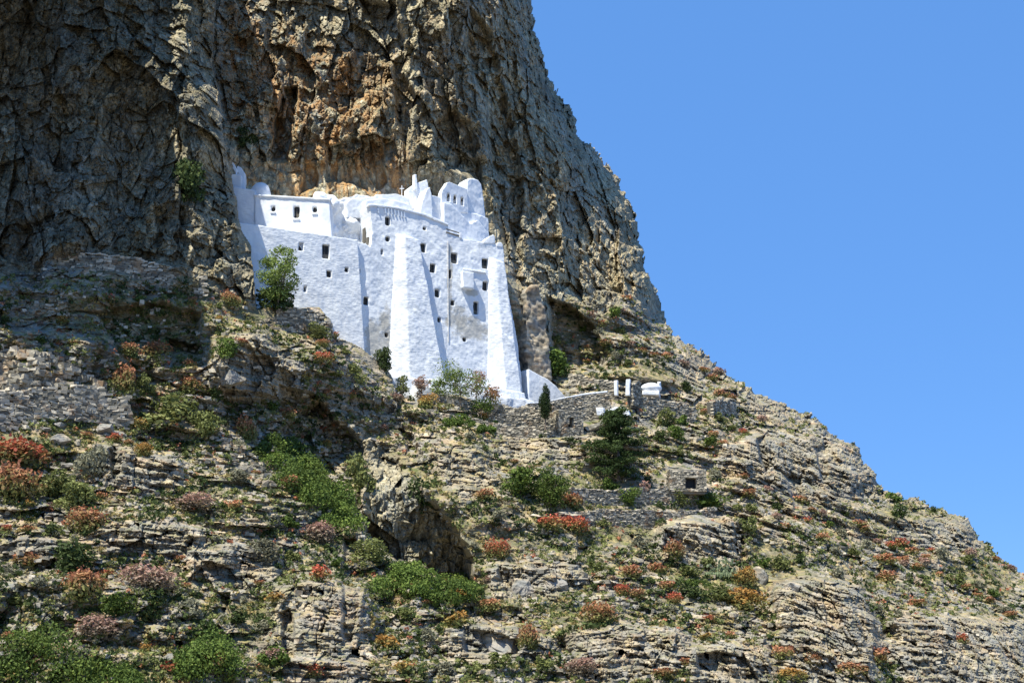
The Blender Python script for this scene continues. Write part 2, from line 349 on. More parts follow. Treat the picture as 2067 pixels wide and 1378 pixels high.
CAVE = [(668, 838), (700, 852), (780, 895), (830, 960), (900, 1040), (945, 1100), (968, 1200), (900, 1185), (800, 1140), (742, 1085), (728, 1000), (730, 900)]
cw = upsample(sstep(-14, 18, sdpoly(CGX, CGY, CAVE))); _f, _t, _e = facets(GX / 26, GY / 22, 931, 1.1); cw = sstep(.3, .85, cw + .30 * wob / 7 + .28 * _f)
Y = Y * (1 - cw) + cw * np.maximum(Y, -34 + 6 * np.clip((GY - 870) / 320, 0, 1) + .02 * (GX - 830) + 2.0 * fbm(GX / 40, GY / 120, 911, 4))
# rock outcrops standing upright out of the slope: (polygon, share of full uprightness)
OUT = [
 ([(428, 690), (470, 668), (530, 672), (560, 700), (600, 735), (610, 790), (540, 815), (440, 812), (424, 760)], .9),
 ([(560, 700), (640, 700), (700, 730), (780, 790), (840, 870), (800, 880), (730, 870), (650, 830), (590, 790)], .45),
 ([(845, 900), (960, 900), (1010, 960), (1000, 1010), (930, 1020), (880, 960)], .6),
 ([(985, 1140), (1060, 1128), (1180, 1135), (1185, 1190), (1100, 1212), (985, 1205)], .9),
 ([(1330, 1060), (1400, 1040), (1490, 1052), (1500, 1120), (1430, 1150), (1340, 1130)], 1.0),
 ([(1440, 900), (1530, 880), (1640, 880), (1700, 900), (1765, 955), (1765, 1010), (1700, 1020), (1600, 1010), (1500, 980)], .85),
 ([(1640, 850), (1690, 880), (1765, 955), (1772, 985), (1740, 1000), (1690, 930)], .9),
 ([(1800, 1052), (1900, 1040), (1965, 1048), (1972, 1085), (1990, 1112), (1900, 1110), (1820, 1092)], 1.0),
 ([(890, 1275), (950, 1258), (1060, 1268), (1110, 1290), (1100, 1330), (1000, 1345), (900, 1335)], .9),
 ([(1150, 1270), (1300, 1262), (1390, 1275), (1400, 1340), (1300, 1378), (1160, 1378)], .8),
 ([(1390, 1300), (1470, 1292), (1545, 1305), (1550, 1400), (1395, 1400)], 1.0),
 ([(540, 1180), (640, 1165), (735, 1175), (760, 1260), (750, 1400), (560, 1400)], .55),
 ([(1560, 1180), (1640, 1160), (1730, 1180), (1775, 1250), (1765, 1400), (1590, 1400)], .8),
 ([(1800, 1245), (1900, 1235), (2067, 1250), (2067, 1400), (1820, 1400)], .8),
 ([(200, 890), (262, 905), (365, 930), (365, 985), (300, 1000), (215, 985)], .9),
 ([(190, 1062), (270, 1050), (350, 1052), (420, 1070), (420, 1110), (300, 1122), (200, 1110)], 1.0),
 ([(380, 1105), (480, 1095), (560, 1110), (570, 1170), (480, 1190), (390, 1165)], .8),
 ([(1100, 820), (1100, 820.5), (1101, 821)], 0),
 ([(1300, 860), (1390, 850), (1440, 870), (1430, 905), (1330, 905)], .5),
 ([(1500, 770), (1580, 815), (1600, 830), (1590, 860), (1510, 840)], .8),
 ([(1380, 705), (1450, 728), (1455, 760), (1400, 770), (1340, 745)], .8),
 ([(1760, 1290), (1830, 1280), (1850, 1330), (1780, 1350)], .7),
 ([(0, 1080), (80, 1075), (170, 1100), (160, 1140), (0, 1140)], .7),
 ([(1000, 880), (1100, 878), (1180, 905), (1170, 945), (1050, 940), (1000, 920)], .6),
]
OM = np.zeros_like(CGX); PUSH = np.zeros_like(CGX)
for poly, k in OUT:
    ys = [p[1] for p in poly]; y0, y1 = min(ys), max(ys); H = (y1 - y0)
    sd = sdpoly(CGX, CGY, poly); m_ = sstep(-15, 15, sd); OM = np.maximum(OM, m_ * min(1, k * 1.2))
    hh_ = np.clip((y1 - CGY) / H, 0, 1)
    PUSH = np.minimum(PUSH, -m_ * k * H / 13.0 * .85 * hh_)
jx = 9 * fbm(GX / 40, GY / 40, 921, 4); jy = 9 * fbm(GX / 36 + 9, GY / 40, 922, 4)
def upsample_at(A, x, y):
    u = np.clip((x - PX0) / CS, 0, len(cgx) - 2.001); v = np.clip((y - PY0) / CS, 0, len(cgy) - 2.001)
    i = u.astype(int); j = v.astype(int); f = u - i; g = v - j
    return (A[j, i] * (1 - f) + A[j, i + 1] * f) * (1 - g) + (A[j + 1, i] * (1 - f) + A[j + 1, i + 1] * f) * g
OMF = upsample_at(OM, GX + jx, GY + jy); Y = Y + upsample_at(PUSH, GX + jx, GY + jy)
# where is cliff (fluted, fractured) and where slope (bedded ledges)
CLA = [(-400, -400), (430, -400), (436, 0), (446, 230), (476, 400), (500, 480), (515, 600), (440, 600), (400, 560), (300, 540), (150, 500), (0, 560), (-400, 640)]
CLB = [(420, -400), (436, 0), (446, 230), (476, 400), (1010, 500), (1055, 640), (1065, 730), (1110, 690), (1120, 595), (1180, 615), (1215, 640), (1270, 600), (1320, 640), (1360, 660), (1700, 600), (1700, -400)]
cm = np.maximum(sstep(-22, 22, sdpoly(CGX, CGY, CLA)), sstep(-16, 16, sdpoly(CGX, CGY, CLB)))
cm = np.maximum(cm, .9 * sstep(-8, 12, sdpoly(CGX, CGY, CAVE))); CL = upsample(cm)
CL = np.clip(CL + 0.25 * fbm(GX / 60, GY / 60, 77, 3) * (CL > .02) * (CL < .98), 0, 1)
CLIFFZONE = CL.copy(); CL = np.maximum(CL, .58 * OMF)
# smooth zones kept free of strong relief (behind and under walls)
CALM = upsample(np.maximum.reduce([sstep(-25, 10, sdpoly(CGX, CGY, p)) for p in (
    [(480, 330), (960, 350), (1010, 470), (1060, 740), (1150, 800), (1160, 850), (900, 850), (790, 770), (690, 690), (490, 500)],
    [(0, 770), (260, 780), (260, 850), (0, 880)],
    [(1150, 950), (1440, 940), (1440, 1050), (1140, 1060)])]))

for it in range(1):
    P = at_Y(GX, GY, Y); X = P[..., 0]; Z = P[..., 2]
D = np.zeros_like(Y); TONE = np.full_like(Y, .5)
# cliff relief
wx = X + 1.6 * fbm(X / 9, Z / 12, 11, 4); wz = Z + 2.5 * fbm(X / 10, Z / 9, 12, 4)
dc = 3.0 * fbm(wx / 15, wz / 42, 21, 4)
rid = 1 - 2 * np.abs(fbm(wx / 9, wz / 34, 25, 3)); dc += 2.4 * (rid - .5) * -1
f5, t5, e5 = facets(X / .27, Z / .36, 63, 1.3, .2)
f1, t1, e1 = facets(wx / 5.4 + Z * .03, wz / 9.5, 31, 1.5, .1); f2, t2, e2 = facets(wx / 2.1, wz / 3.2, 41, 1.7, .15)
f0, t0, e0 = facets(wx / 11, wz / 24, 27, 1.5, .0)
f3, t3, e3 = facets(wx / .95 + 3, wz / 1.5, 51, 1.6, .2); f4, t4, e4 = facets(X / .42, Z / .6, 61, 1.4, .2)
dc += 2.2 * f0 + 1.9 * f1 + 1.25 * f2 + .62 * f3 + .30 * f4 + .12 * f5 + 1.0 * sstep(.045, 0, np.abs(fbm(wx / 7, Z / 55, 28, 3))) * sstep(-.1, .3, fbm(X / 9, Z / 12, 29, 2)) + .2 * fbm(X / 2, Z / 2.5, 71, 5, .6)
tc = .2 * t0 + .25 * t1 + .25 * t2 + .2 * t3 + .1 * t4
# bedded slope relief
dipz = Z + 0.10 * X * sstep(20, 60, X) + 1.8 * fbm(X / 22, Z / 16, 81, 3) + .5 * fbm(X / 4, Z / 3, 82, 3)
def stair(z, L, s, edge=.62):
    k = np.floor(z / L); f = z / L - k
    ed = edge + .25 * (hsh(k.astype(np.int64), k.astype(np.int64) * 0, s) - .5)
    return sstep(ed, 1.0, f) - f, k
st1, k1 = stair(dipz + 1.2 * fbm(X / 9, Z / 30, 83, 2), 4.3, 84)
st2, k2 = stair(dipz + .4 * fbm(X / 3, Z / 9, 85, 2), 1.25, 86)
st3, k3 = stair(dipz + .2 * fbm(X / 1.5, Z / 4, 87, 2), .48, 88, .5)
m1 = sstep(-.25, .35, fbm(X / 20, Z / 11, 90, 3)); m2 = sstep(-.3, .2, fbm(X / 8, Z / 4, 91, 3)); m3 = sstep(-.3, .2, fbm(X / 4, Z / 2, 92, 3))
g1, u1, q1 = facets(wx / 6.5, dipz / 3.4, 101, 1.2, .25); g2, u2, q2 = facets(X / 2.6 + .3 * fbm(X, Z, 5), dipz / 1.05, 111, 1.3, .3)
g3, u3, q3 = facets(X / 1.05, dipz / .5, 121, 1.3, .3); g4, u4, q4 = facets(X / .45, dipz / .27, 131, 1.2, .3)
RUB = sstep(-.05, .35, fbm(X / 18 + 4, Z / 13, 171, 3))      # rubbly ground without clear beds
h1, w1, _q = facets(wx / 4.4, wz / 3.6, 181, 1.3, .35); h2, w2, _q = facets(X / 1.7 + .2 * wx / 9, wz / 1.35, 185, 1.4, .3); h3, w3, _q = facets(X / .7, Z / .55, 189, 1.5, .3)
ds = 3.2 * fbm(X / 22, Z / 15, 95, 4) + 3.6 * m1 * st1 * (1 - .5 * RUB) + 1.6 * m2 * st2 * (1 - .7 * RUB) + .55 * m3 * st3 * (1 - .8 * RUB)
ds += (1 - RUB) * (1.3 * g1 + .62 * g2 + .30 * g3 + .13 * g4) + RUB * (1.4 * h1 + .75 * h2 + .36 * h3 + .12 * g4) + .5 * fbm(X / 2.2, Z / 1.6, 97, 5, .6)
st0, k0 = stair(dipz + 2.5 * fbm(X / 30, Z / 40, 191, 2), 9.5, 192, .7)
m0 = sstep(-.1, .3, fbm(X / 26 + 9, Z / 12, 193, 3)); ds += 6.0 * m0 * st0
ds += 4.6 * (.55 - np.abs(fbm(X / 13, Z / 34, 194, 4)) * 2.2) * sstep(-.2, .3, fbm(X / 30, Z / 25, 195, 2))
# upright joints cutting the beds
jn = np.abs(fbm(X / 7 + .35 * fbm(X / 5, Z / 6, 99, 2), Z / 26, 98, 3)); ds += 1.0 * sstep(.05, .0, jn) * sstep(.1, .4, fbm(X / 12, Z / 12, 96, 2))
ts = (1 - RUB) * (.25 * u1 + .3 * u2 + .3 * u3 + .15 * u4) + RUB * (.2 * w1 + .4 * w2 + .4 * w3)
SOIL = sstep(.0, .32, fbm(X / 15 + 2, Z / 9, 231, 4) - .05) * (1 - OMF) * (1 - CLIFFZONE)
dsoil = 3.2 * fbm(X / 22, Z / 15, 95, 4) + 3.0 * m1 * st1 + 6.0 * m0 * st0 + .5 * fbm(X / 2.2, Z / 1.6, 97, 5, .6) + .25 * facets(X / 1.4, Z / 1.1, 233, 1.0)[0]
ds = ds * (1 - .72 * SOIL) + dsoil * .72 * SOIL
bedo = 1.5 * st2 + .9 * st3 + .5 * g2 + .35 * g3
D = CL * dc + (1 - CL) * ds + OMF * (1 - CLIFFZONE) * .6 * bedo; TONE = np.clip(.5 + 1.1 * ((CL * tc + (1 - CL) * ts) - .5), 0, 1)
# roomier relief on the shaded left crag, bulging forward in big buttresses
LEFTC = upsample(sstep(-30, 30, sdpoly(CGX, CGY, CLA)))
TONE = np.clip(TONE - .38 * LEFTC, 0, 1)  # shade deepened in the colour: rock tone lowered over the whole left crag
D += LEFTC * 3.5 * fbm(X / 11 + 3, Z / 22, 141, 3)
D *= 1 - .8 * CALM
Y2 = Y + D

# skyline
SKY = [(1060, -400), (1074, -100), (1074, 0), (1080, 60), (1105, 130), (1125, 180), (1150, 215), (1168, 270), (1215, 320), (1245, 360), (1278, 410), (1285, 450), (1300, 500), (1308, 540), (1325, 590), (1343, 640), (1358, 670), (1400, 700), (1445, 725), (1453, 755), (1500, 775), (1580, 810), (1600, 825), (1662, 845), (1680, 875), (1722, 890), (1765, 955), (1770, 985), (1850, 1010), (1960, 1045), (1970, 1085), (2010, 1115), (2067, 1155), (2260, 1240)]
SKYP = SKY + [(2300, 3000), (-900, 3000), (-900, -400)]
rough = 6 * fbm(GX / 30, GY / 30, 151, 3) + 5 * facets(GX / 34, GY / 30, 158, 1.0)[0] + 4.5 * (facets(GX / 16, GY / 16, 152, 1.0)[0]) + 1.6 * facets(GX / 6, GY / 6, 155, 1.0)[0]
sk = sdpoly(CGX, CGY, SKYP); SKD = upsample(sk) + rough
wd = np.where(GY < 680, 70.0, 60.0)
q = np.clip(1 - SKD / wd, 0, 1)
Y2 += 20 * (1 - np.sqrt(np.clip(1 - q * q, 0, 1)))
KEEP = SKD > 0
TP = at_Y(GX, GY, Y2)

def ground(px, py):
    """terrain point seen at picture position (px, py)"""
    u = (px - PX0) / STEP; v = (py - PY0) / STEP
    i = int(min(max(u, 0), NX - 2)); j = int(min(max(v, 0), NY - 2)); f = u - i; g = v - j
    A = TP
    return (A[j, i] * (1 - f) + A[j, i + 1] * f) * (1 - g) + (A[j + 1, i] * (1 - f) + A[j + 1, i + 1] * f) * g

RUST = np.clip(upsample(.25 + .75 * np.maximum.reduce([sstep(-40, 40, sdpoly(CGX, CGY, p)) for p in (
    [(440, 0), (520, 0), (540, 100), (480, 260), (440, 200)], [(560, 60), (800, 120), (800, 390), (560, 390), (540, 200)], [(480, 330), (800, 300), (830, 400), (500, 420)])])) + .35 * fbm(X / 12, Z / 20, 161, 3), 0, 1)
RUST *= .85 * (1 - .75 * LEFTC) * (1 - .9 * sstep(560, 640, GY))
VEG = np.clip((1 - .8 * CL) * (1.0 + .3 * fbm(X / 15, Z / 10, 163, 3)), 0, 1.2)

def sheet(name, mask_verts, extra=None):
    quads_ok = mask_verts[:-1, :-1] & mask_verts[1:, :-1] & mask_verts[:-1, 1:] & mask_verts[1:, 1:]
    idx = np.arange(NX * NY).reshape(NY, NX)
    a = idx[:-1, :-1][quads_ok]; b_ = idx[:-1, 1:][quads_ok]; c = idx[1:, 1:][quads_ok]; d = idx[1:, :-1][quads_ok]
    F = np.stack([a, d, c, b_], 1)
    used = np.zeros(NX * NY, bool); used[F.ravel()] = True
    remap = np.cumsum(used) - 1
    V = TP.reshape(-1, 3)[used]; F = remap[F]
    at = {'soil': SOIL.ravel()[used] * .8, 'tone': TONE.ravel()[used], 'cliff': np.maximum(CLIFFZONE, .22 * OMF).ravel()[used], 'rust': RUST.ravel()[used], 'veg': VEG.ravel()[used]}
    # rim: give the rock its far side, running back and inwards from the skyline
    E = np.concatenate([F[:, [0, 1]], F[:, [1, 2]], F[:, [2, 3]], F[:, [3, 0]]])
    key = np.sort(E, 1).astype(np.int64); kk = key[:, 0] * len(V) + key[:, 1]
    u_, inv, cnt = np.unique(kk, return_inverse=True, return_counts=True)
    be = E[cnt[inv] == 1]
    pxv = GX.ravel()[used]; pyv = GY.ravel()[used]
    bsel = (pxv[be[:, 0]] > 900) & (pxv[be[:, 0]] < PX1 - 5) & (pyv[be[:, 0]] < PY1 - 5) & (SKD.ravel()[used][be[:, 0]] < 12)
    be = be[bsel]; bv = np.unique(be); n0 = len(V); mp = {int(v): n0 + k for k, v in enumerate(bv)}
    V2 = V[bv] + np.array([-16.0, 75.0, -26.0]) * 1.0
    V = np.concatenate([V, V2]); F2 = np.array([[e[1], e[0], mp[int(e[0])], mp[int(e[1])]] for e in be], int)
    F = np.concatenate([F, F2]); at = {k: np.concatenate([v, v[bv]]) for k, v in at.items()}
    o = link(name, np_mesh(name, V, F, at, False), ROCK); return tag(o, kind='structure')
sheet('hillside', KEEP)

# ground running down from the hillside past the viewer to the shore
row = TP[-1, ::12]; V = []; F = []; steps = [(0, 0), (-25, -9), (-60, -12), (-130, -14), (-220, -20), (-420, -60), (-1500, -150)]
for (dy, dz) in steps:
    for p in row: V.append((p[0] * (1 - dy / 150.0), p[1] + dy, min(p[2] + dz, -66) if dy else p[2]))
n = len(row)
for j in range(len(steps) - 1):
    for i in range(n - 1): F.append((j * n + i, (j + 1) * n + i, (j + 1) * n + i + 1, j * n + i + 1))
nv = len(V)
tag(link('ground', np_mesh('ground', V, F, {'tone': [.5] * nv, 'veg': [.8] * nv}), ROCK), kind='structure')

# unseen rock brow added above the view, shaped sunward to shade the left hill
BR = [(352, -60), (345, 60), (348, 200), (338, 300), (345, 400), (352, 480), (408, 545), (420, 620), (426, 700), (424, 775), (390, 792), (300, 768), (262, 775), (235, 792), (165, 752), (95, 712), (40, 702), (-60, 690), (-160, 685)]
E = []
for (a, b), (c, d) in zip(BR[:-1], BR[1:]):
    m = max(1, int(math.hypot(c - a, d - b) / 10))
    for k in range(m):
        px, py = a + (c - a) * k / m, b + (d - b) * k / m
        g = ground(px, py); t = 4.0
        while project(g + SUN * t)[1] > -125: t += 1.0
        E.append(g + SUN * t)
E = np.array(E)
for _ in range(2): E[1:-1] = (E[:-2] + 2 * E[1:-1] + E[2:]) / 4
n = len(E); rows = []
back = E + np.array([-6.0, 60.0, 34.0])
W1 = np.array([-26.0, 4.0, 34.0]); W2 = np.array([-95.0, 45.0, 95.0])
for k in range(14): f = k / 14; rows.append(back * (1 - f) + E * f)
for k in range(16): f = k / 16; rows.append(E + W1 * f)
for k in range(21): f = k / 20; rows.append(E + W1 * (1 - f) + W2 * f)
R_ = np.array(rows); sh = R_.shape[:2]
nx = fbm(R_[..., 0] / 9 + R_[..., 2] / 11, R_[..., 1] / 9, 201, 4); nz = facets(R_[..., 0] / 6, R_[..., 2] / 6, 205, 1.0)[0]
R_ = R_ + np.stack([nx * 2, nz * 1.5, nx * 1.5], -1)
ii = np.arange(sh[0] * sh[1]).reshape(sh)
F = np.stack([ii[:-1, :-1].ravel(), ii[:-1, 1:].ravel(), ii[1:, 1:].ravel(), ii[1:, :-1].ravel()], 1)
nv = sh[0] * sh[1]
tag(link('added_shade_brow', np_mesh('added_shade_brow', R_.reshape(-1, 3), F, {'tone': [.5] * nv, 'cliff': [1.0] * nv, 'rust': [.2] * nv}), ROCK), kind='structure')
# ------------------------------------------------------------------ the monastery
TH = math.radians(26)
P00 = at_Y(830, 760, 0.0)
def frame(th):
    return np.array([math.cos(th), math.sin(th), 0]), np.array([math.sin(th), -math.cos(th), 0])
def on_plane(px, py, d, th=TH, base=P00):
    t, n = frame(th); r = raydir(px, py); q = base + n * d
    return CAM + r * (np.dot(q - CAM, n) / np.dot(r, n))
mon_loc = Vector(P00 - np.array([0, -3, 4]))
MON = tag(empty('monastery', mon_loc), 'tall whitewashed monastery with two buttresses, built against the cliff', 'monastery')
STAINS = []
for (px, py, d, rx, rz) in ((945, 662, 0, 4.2, 2.4), (925, 640, 0, 2.2, 2.2), (765, 690, 0, 2.6, 5.0), (780, 650, 0, .9, 3.5), (908, 560, 0, .5, 9), (950, 590, 0, 1.6, .8)):
    c = on_plane(px, py, d); STAINS.append((c[0], c[2], rx, rz))
WHITE = white_material('whitewash', 1.0); WHITES = white_material('whitewash_stained', .55, True); WHITEC = white_material('whitewash_smooth', .15)

def hull(pts):
    bm = bmesh.new()
    for p in pts: bm.verts.new(p)
    bmesh.ops.convex_hull(bm, input=bm.verts); return bm
def prism(front, back):
    bm = bmesh.new(); A = [bm.verts.new(p) for p in front]; B = [bm.verts.new(p) for p in back]; n = len(A)
    bm.faces.new(A); bm.faces.new(B[::-1])
    for i in range(n): bm.faces.new((A[(i + 1) % n], A[i], B[i], B[(i + 1) % n]))
    bmesh.ops.triangulate(bm, faces=[f for f in bm.faces if len(f.verts) > 4])
    bmesh.ops.recalc_face_normals(bm, faces=bm.faces); return bm
def noise3(V, s, seed):
    return (vnoise(V[:, 0] / s + V[:, 1] * .61 / s, V[:, 2] / s, seed) + vnoise(V[:, 1] / s + 7, V[:, 2] * .9 / s + V[:, 0] * .7 / s, seed + 3)) * .5
def bake(name, bm, cutters=(), voxel=.15, amp=.07, mat=None, parent=MON, rough=None, label=None):
    me = bpy.data.meshes.new(name); bm.to_mesh(me); bm.free()
    o = bpy.data.objects.new(name, me); COL.objects.link(o); tmp = []
    for k, cb in enumerate(cutters):
        m2 = bpy.data.meshes.new('cut'); cb.to_mesh(m2); cb.free(); c = bpy.data.objects.new('cut', m2); COL.objects.link(c); tmp.append(c)
        md = o.modifiers.new('b', 'BOOLEAN'); md.object = c; md.operation = 'DIFFERENCE'; md.solver = 'EXACT'
    if voxel:
        md = o.modifiers.new('r', 'REMESH'); md.mode = 'VOXEL'; md.voxel_size = voxel; md.use_smooth_shade = True
    bpy.context.view_layer.update(); dg = bpy.context.evaluated_depsgraph_get()
    nm = bpy.data.meshes.new_from_object(o.evaluated_get(dg)); o.modifiers.clear()
    for c in tmp: bpy.data.objects.remove(c)
    bpy.data.objects.remove(o)
    n = len(nm.vertices); V = np.empty(n * 3, np.float32); nm.vertices.foreach_get('co', V); V = V.reshape(-1, 3).astype(float)
    Nn = np.empty(n * 3, np.float32); nm.vertices.foreach_get('normal', Nn); Nn = Nn.reshape(-1, 3)
    dd = amp * noise3(V, 1.3, 5) + amp * .6 * noise3(V, .5, 9) + amp * 1.2 * noise3(V, 4.5, 15)
    if rough: dd = dd + rough * noise3(V, 2.0, 21) + rough * .5 * noise3(V, .7, 23)
    V = V + Nn * dd[:, None]
    nm.vertices.foreach_set('co', V.astype(np.float32).ravel()); nm.name = name; nm.update(); nm.materials.clear()
    at = nm.attributes.new('tone', 'FLOAT', 'POINT'); at.data.foreach_set('value', (np.clip(.5 + .6 * noise3(V, .5, 33), 0, 1)).astype(np.float32))
    r = link(name, nm, mat or WHITE, parent)
    if label: r['label'] = label
    return r
def box_pts(c, t, n, wl, wr, hz0, hz1, d0, d1):
    return [tuple(c + t * a + n * d + np.array([0, 0, z])) for a in (-wl, wr) for z in (hz0, hz1) for d in (d0, d1)]
def cut_box(px, py, wpx, hpx, d, th, dep=.75, arch=False):
    c = on_plane(px, py, d, th); t, n = frame(th); dist = c[1] - CAM[1]; wpx = wpx + 1.8; hpx = hpx + 2.2
    hw = wpx / 2 * dist / FPX / max(.3, math.cos(th + math.atan2(c[0], dist) * 1)) ; hh = hpx / 2 * dist / FPX
    bm = hull(box_pts(c, t, n, hw, hw, -hh, hh, -dep, .6)); return bm, c, t, n, hw, hh
def pane(px, py, wpx, hpx, d, th, parent, dep=.75, kind='window', shutter=False):
    """dark pane with a thin wooden frame and bars at the back of its reveal"""
    _, c, t, n, hw, hh = cut_box(px, py, wpx, hpx, d, th); _.free()
    bm = bmesh.new()
    def bx(a0, a1, z0, z1, d0, d1, mi):
        g = hull(box_pts(c, t, n, -a0, a1, z0, z1, d0, d1)); me = bpy.data.meshes.new('t'); g.to_mesh(me); g.free()
        nf = len(bm.faces); bm.from_mesh(me); bpy.data.meshes.remove(me); bm.faces.ensure_lookup_table()
        for f in bm.faces[nf:]: f.material_index = mi
    q = min(hw, hh)
    bx(-hw - .1, hw + .1, -hh - .1, hh + .1, -dep - .12, -dep + .06, 0)
    if q > .25:
        f = min(.09, q * .2)
        for (a0, a1, z0, z1) in ((-hw, -hw + f, -hh, hh), (hw - f, hw, -hh, hh), (-hw + f, hw - f, hh - f, hh), (-hw + f, hw - f, -hh, -hh + f)):
            bx(a0, a1, z0, z1, -dep + .06, -dep + .14, 1)
        bx(-.03, .03, -hh + f, hh - f, -dep + .06, -dep + .11, 1)
        if hh > .7: bx(-hw + f, -.03, -.03, .03, -dep + .06, -dep + .11, 1)
        if shutter: bx(-hw + f, hw - f, -hh + f, -hh * .25, -dep + .11, -dep + .15, 1)
    me = bpy.data.meshes.new(kind); bm.to_mesh(me); bm.free()
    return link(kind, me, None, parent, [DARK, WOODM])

def wall(name, outline, d, depth, windows=(), th=TH, mat=None, voxel=.12, amp=.06, batter=0.0, label=None, rough=None):
    t, n = frame(th); F = [on_plane(px, py, d, th) for px, py in outline]
    B = [p - n * depth for p in F]
    cut = []; pans = []
    for wdef in windows:
        px, py, ww, hh = wdef[:4]
        bm, c, *_ = cut_box(px, py, ww, hh, d, th); cut.append(bm); pans.append(wdef)
    o = bake(name, prism([tuple(p) for p in F], [tuple(p) for p in B]), cut, voxel, amp, mat, label=label, rough=rough)
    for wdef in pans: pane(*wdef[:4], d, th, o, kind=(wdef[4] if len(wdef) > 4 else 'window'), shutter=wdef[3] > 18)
    return o

# long lower-left wing
lw = wall('wing', [(466, 430), (482, 449), (600, 466), (722, 484), (730, 600), (736, 700), (738, 830), (640, 830), (560, 700), (466, 620)], .7, 7,
     [(607.7, 498, 9, 16), (658, 508, 13, 28), (664, 553, 9, 13), (700, 544, 6, 8), (616, 583, 5, 12)], label='lower left wing with five small openings')
# upper left house, plain and bright, standing back from the wing's edge
TH2 = math.radians(-2)
base2 = on_plane(672, 470, -.7)
def P2(px, py, d=0): return on_plane(px, py, d, TH2, base2)
def block2(name, outline, d, depth, windows=(), mat=None, amp=.05, voxel=.15, label=None):
    t, n = frame(TH2); F = [P2(px, py, d) for px, py in outline]; B = [p - n * depth for p in F]
    cut = []
    for (px, py, ww, hh) in windows:
        c = P2(px, py, d); dist = c[1] - CAM[1]; hw = ww / 2 * dist / FPX; hh_ = hh / 2 * dist / FPX
        cut.append(hull(box_pts(c, t, n, hw, hw, -hh_, hh_, -.6, .6)))
    o = bake(name, prism([tuple(p) for p in F], [tuple(p) for p in B]), cut, voxel, amp, mat or WHITEC, label=label)
    for (px, py, ww, hh) in windows:
        c = P2(px, py, d); dist = c[1] - CAM[1]; hw = ww / 2 * dist / FPX; hh_ = hh / 2 * dist / FPX
        bm = bmesh.new(); parts = [(box_pts(c, t, n, hw + .1, hw + .1, -hh_ - .1, hh_ + .1, -.7, -.52), 0)]
        f = .09
        for (a0, a1, z0, z1) in ((-hw, -hw + f, -hh_, hh_), (hw - f, hw, -hh_, hh_), (-hw + f, hw - f, hh_ - f, hh_), (-.04, .04, -hh_, hh_ - f)):
            parts.append((box_pts(c, t, n, -a0, a1, z0, z1, -.52, -.42), 1))
        if hh > 20: parts.append((box_pts(c, t, n, -.04, hw - f, -hh_, -hh_ * .2, -.52, -.47), 1))
        for pts, mi in parts:
            g = hull(pts); me = bpy.data.meshes.new('t'); g.to_mesh(me); g.free(); nf = len(bm.faces); bm.from_mesh(me); bpy.data.meshes.remove(me)
            bm.faces.ensure_lookup_table()
            for q in bm.faces[nf:]: q.material_index = mi
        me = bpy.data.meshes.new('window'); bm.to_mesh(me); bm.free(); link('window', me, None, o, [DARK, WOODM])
        s = bake('sill', hull(box_pts(c, t, n, hw + .12, hw + .12, -hh_ - .35, -hh_ - .2, 0, .22)), (), 0, 0, WHITEC, o)
    return o
block2('upper_house', [(514, 394), (665, 403), (672, 500), (514, 500)], 0, 6, [(551.5, 421, 8.5, 12), (598.5, 428, 12.5, 26), (635.5, 423, 8.5, 12)], label='bright upper house with a door and two windows')
block2('parapet', [(512, 391.5), (667, 400.5), (667, 404.5), (512, 395.5)], .25, 6.6, voxel=.1, amp=.03)
block2('tower', [(470, 376), (515, 383), (516, 500), (470, 500)], -.2, 5, mat=WHITE, label='narrow stepped tower at the left end')
block2('tower', [(461, 350), (487, 353), (491, 400), (461, 400)], -1.4, 3, mat=WHITE)
block2('tower', [(455, 323), (470, 326), (478, 340), (480, 400), (455, 400)], -2.4, 3, mat=WHITE)
block2('tower', [(478, 334), (487, 338), (494, 350), (495, 400), (478, 400)], -3.2, 2, mat=WHITE)
def dome_bm(c, rx, ry, rz):
    bm = bmesh.new(); bmesh.ops.create_icosphere(bm, subdivisions=4, radius=1, matrix=Matrix.Translation(Vector(c)) @ Matrix.Diagonal((rx, ry, rz, 1))); return bm
def blob(name, px, py, Yw, rpx, rpy, mat=WHITE, rough=.25, ry=None, parent=MON, voxel=.16, label=None):
    c = at_Y(px, py, Yw); dist = Yw + 300
    return bake(name, dome_bm(c, rpx * dist / FPX, ry or rpx * dist / FPX, rpy * dist / FPX), (), voxel, .05, mat, parent, rough, label)
bY = P2(590, 470)[1]
blob('dome', 526, 392, bY + 2.5, 22, 26, WHITEC, .05, label='small vault behind the upper house')
# whitewashed living rock and small vaults between the two halves
for (px, py, dy, rx, ry_) in ((648, 404, 2.0, 22, 14), (668, 425, 2.5, 18, 26), (703, 456, 3.0, 22, 20), (720, 420, 4.5, 30, 18), (735, 440, 5.0, 24, 26), (690, 418, 5, 20, 8), (660, 470, 1.5, 26, 22)):
    Yb = on_plane(px, py, -2.4 - .75 * dy)[1] + (2.0 if px < 740 else 0)
    blob('whitewashed_rock', px, py, Yb, rx, ry_, WHITE, .8, ry=1.6 + .03 * rx)

wedge0 = None
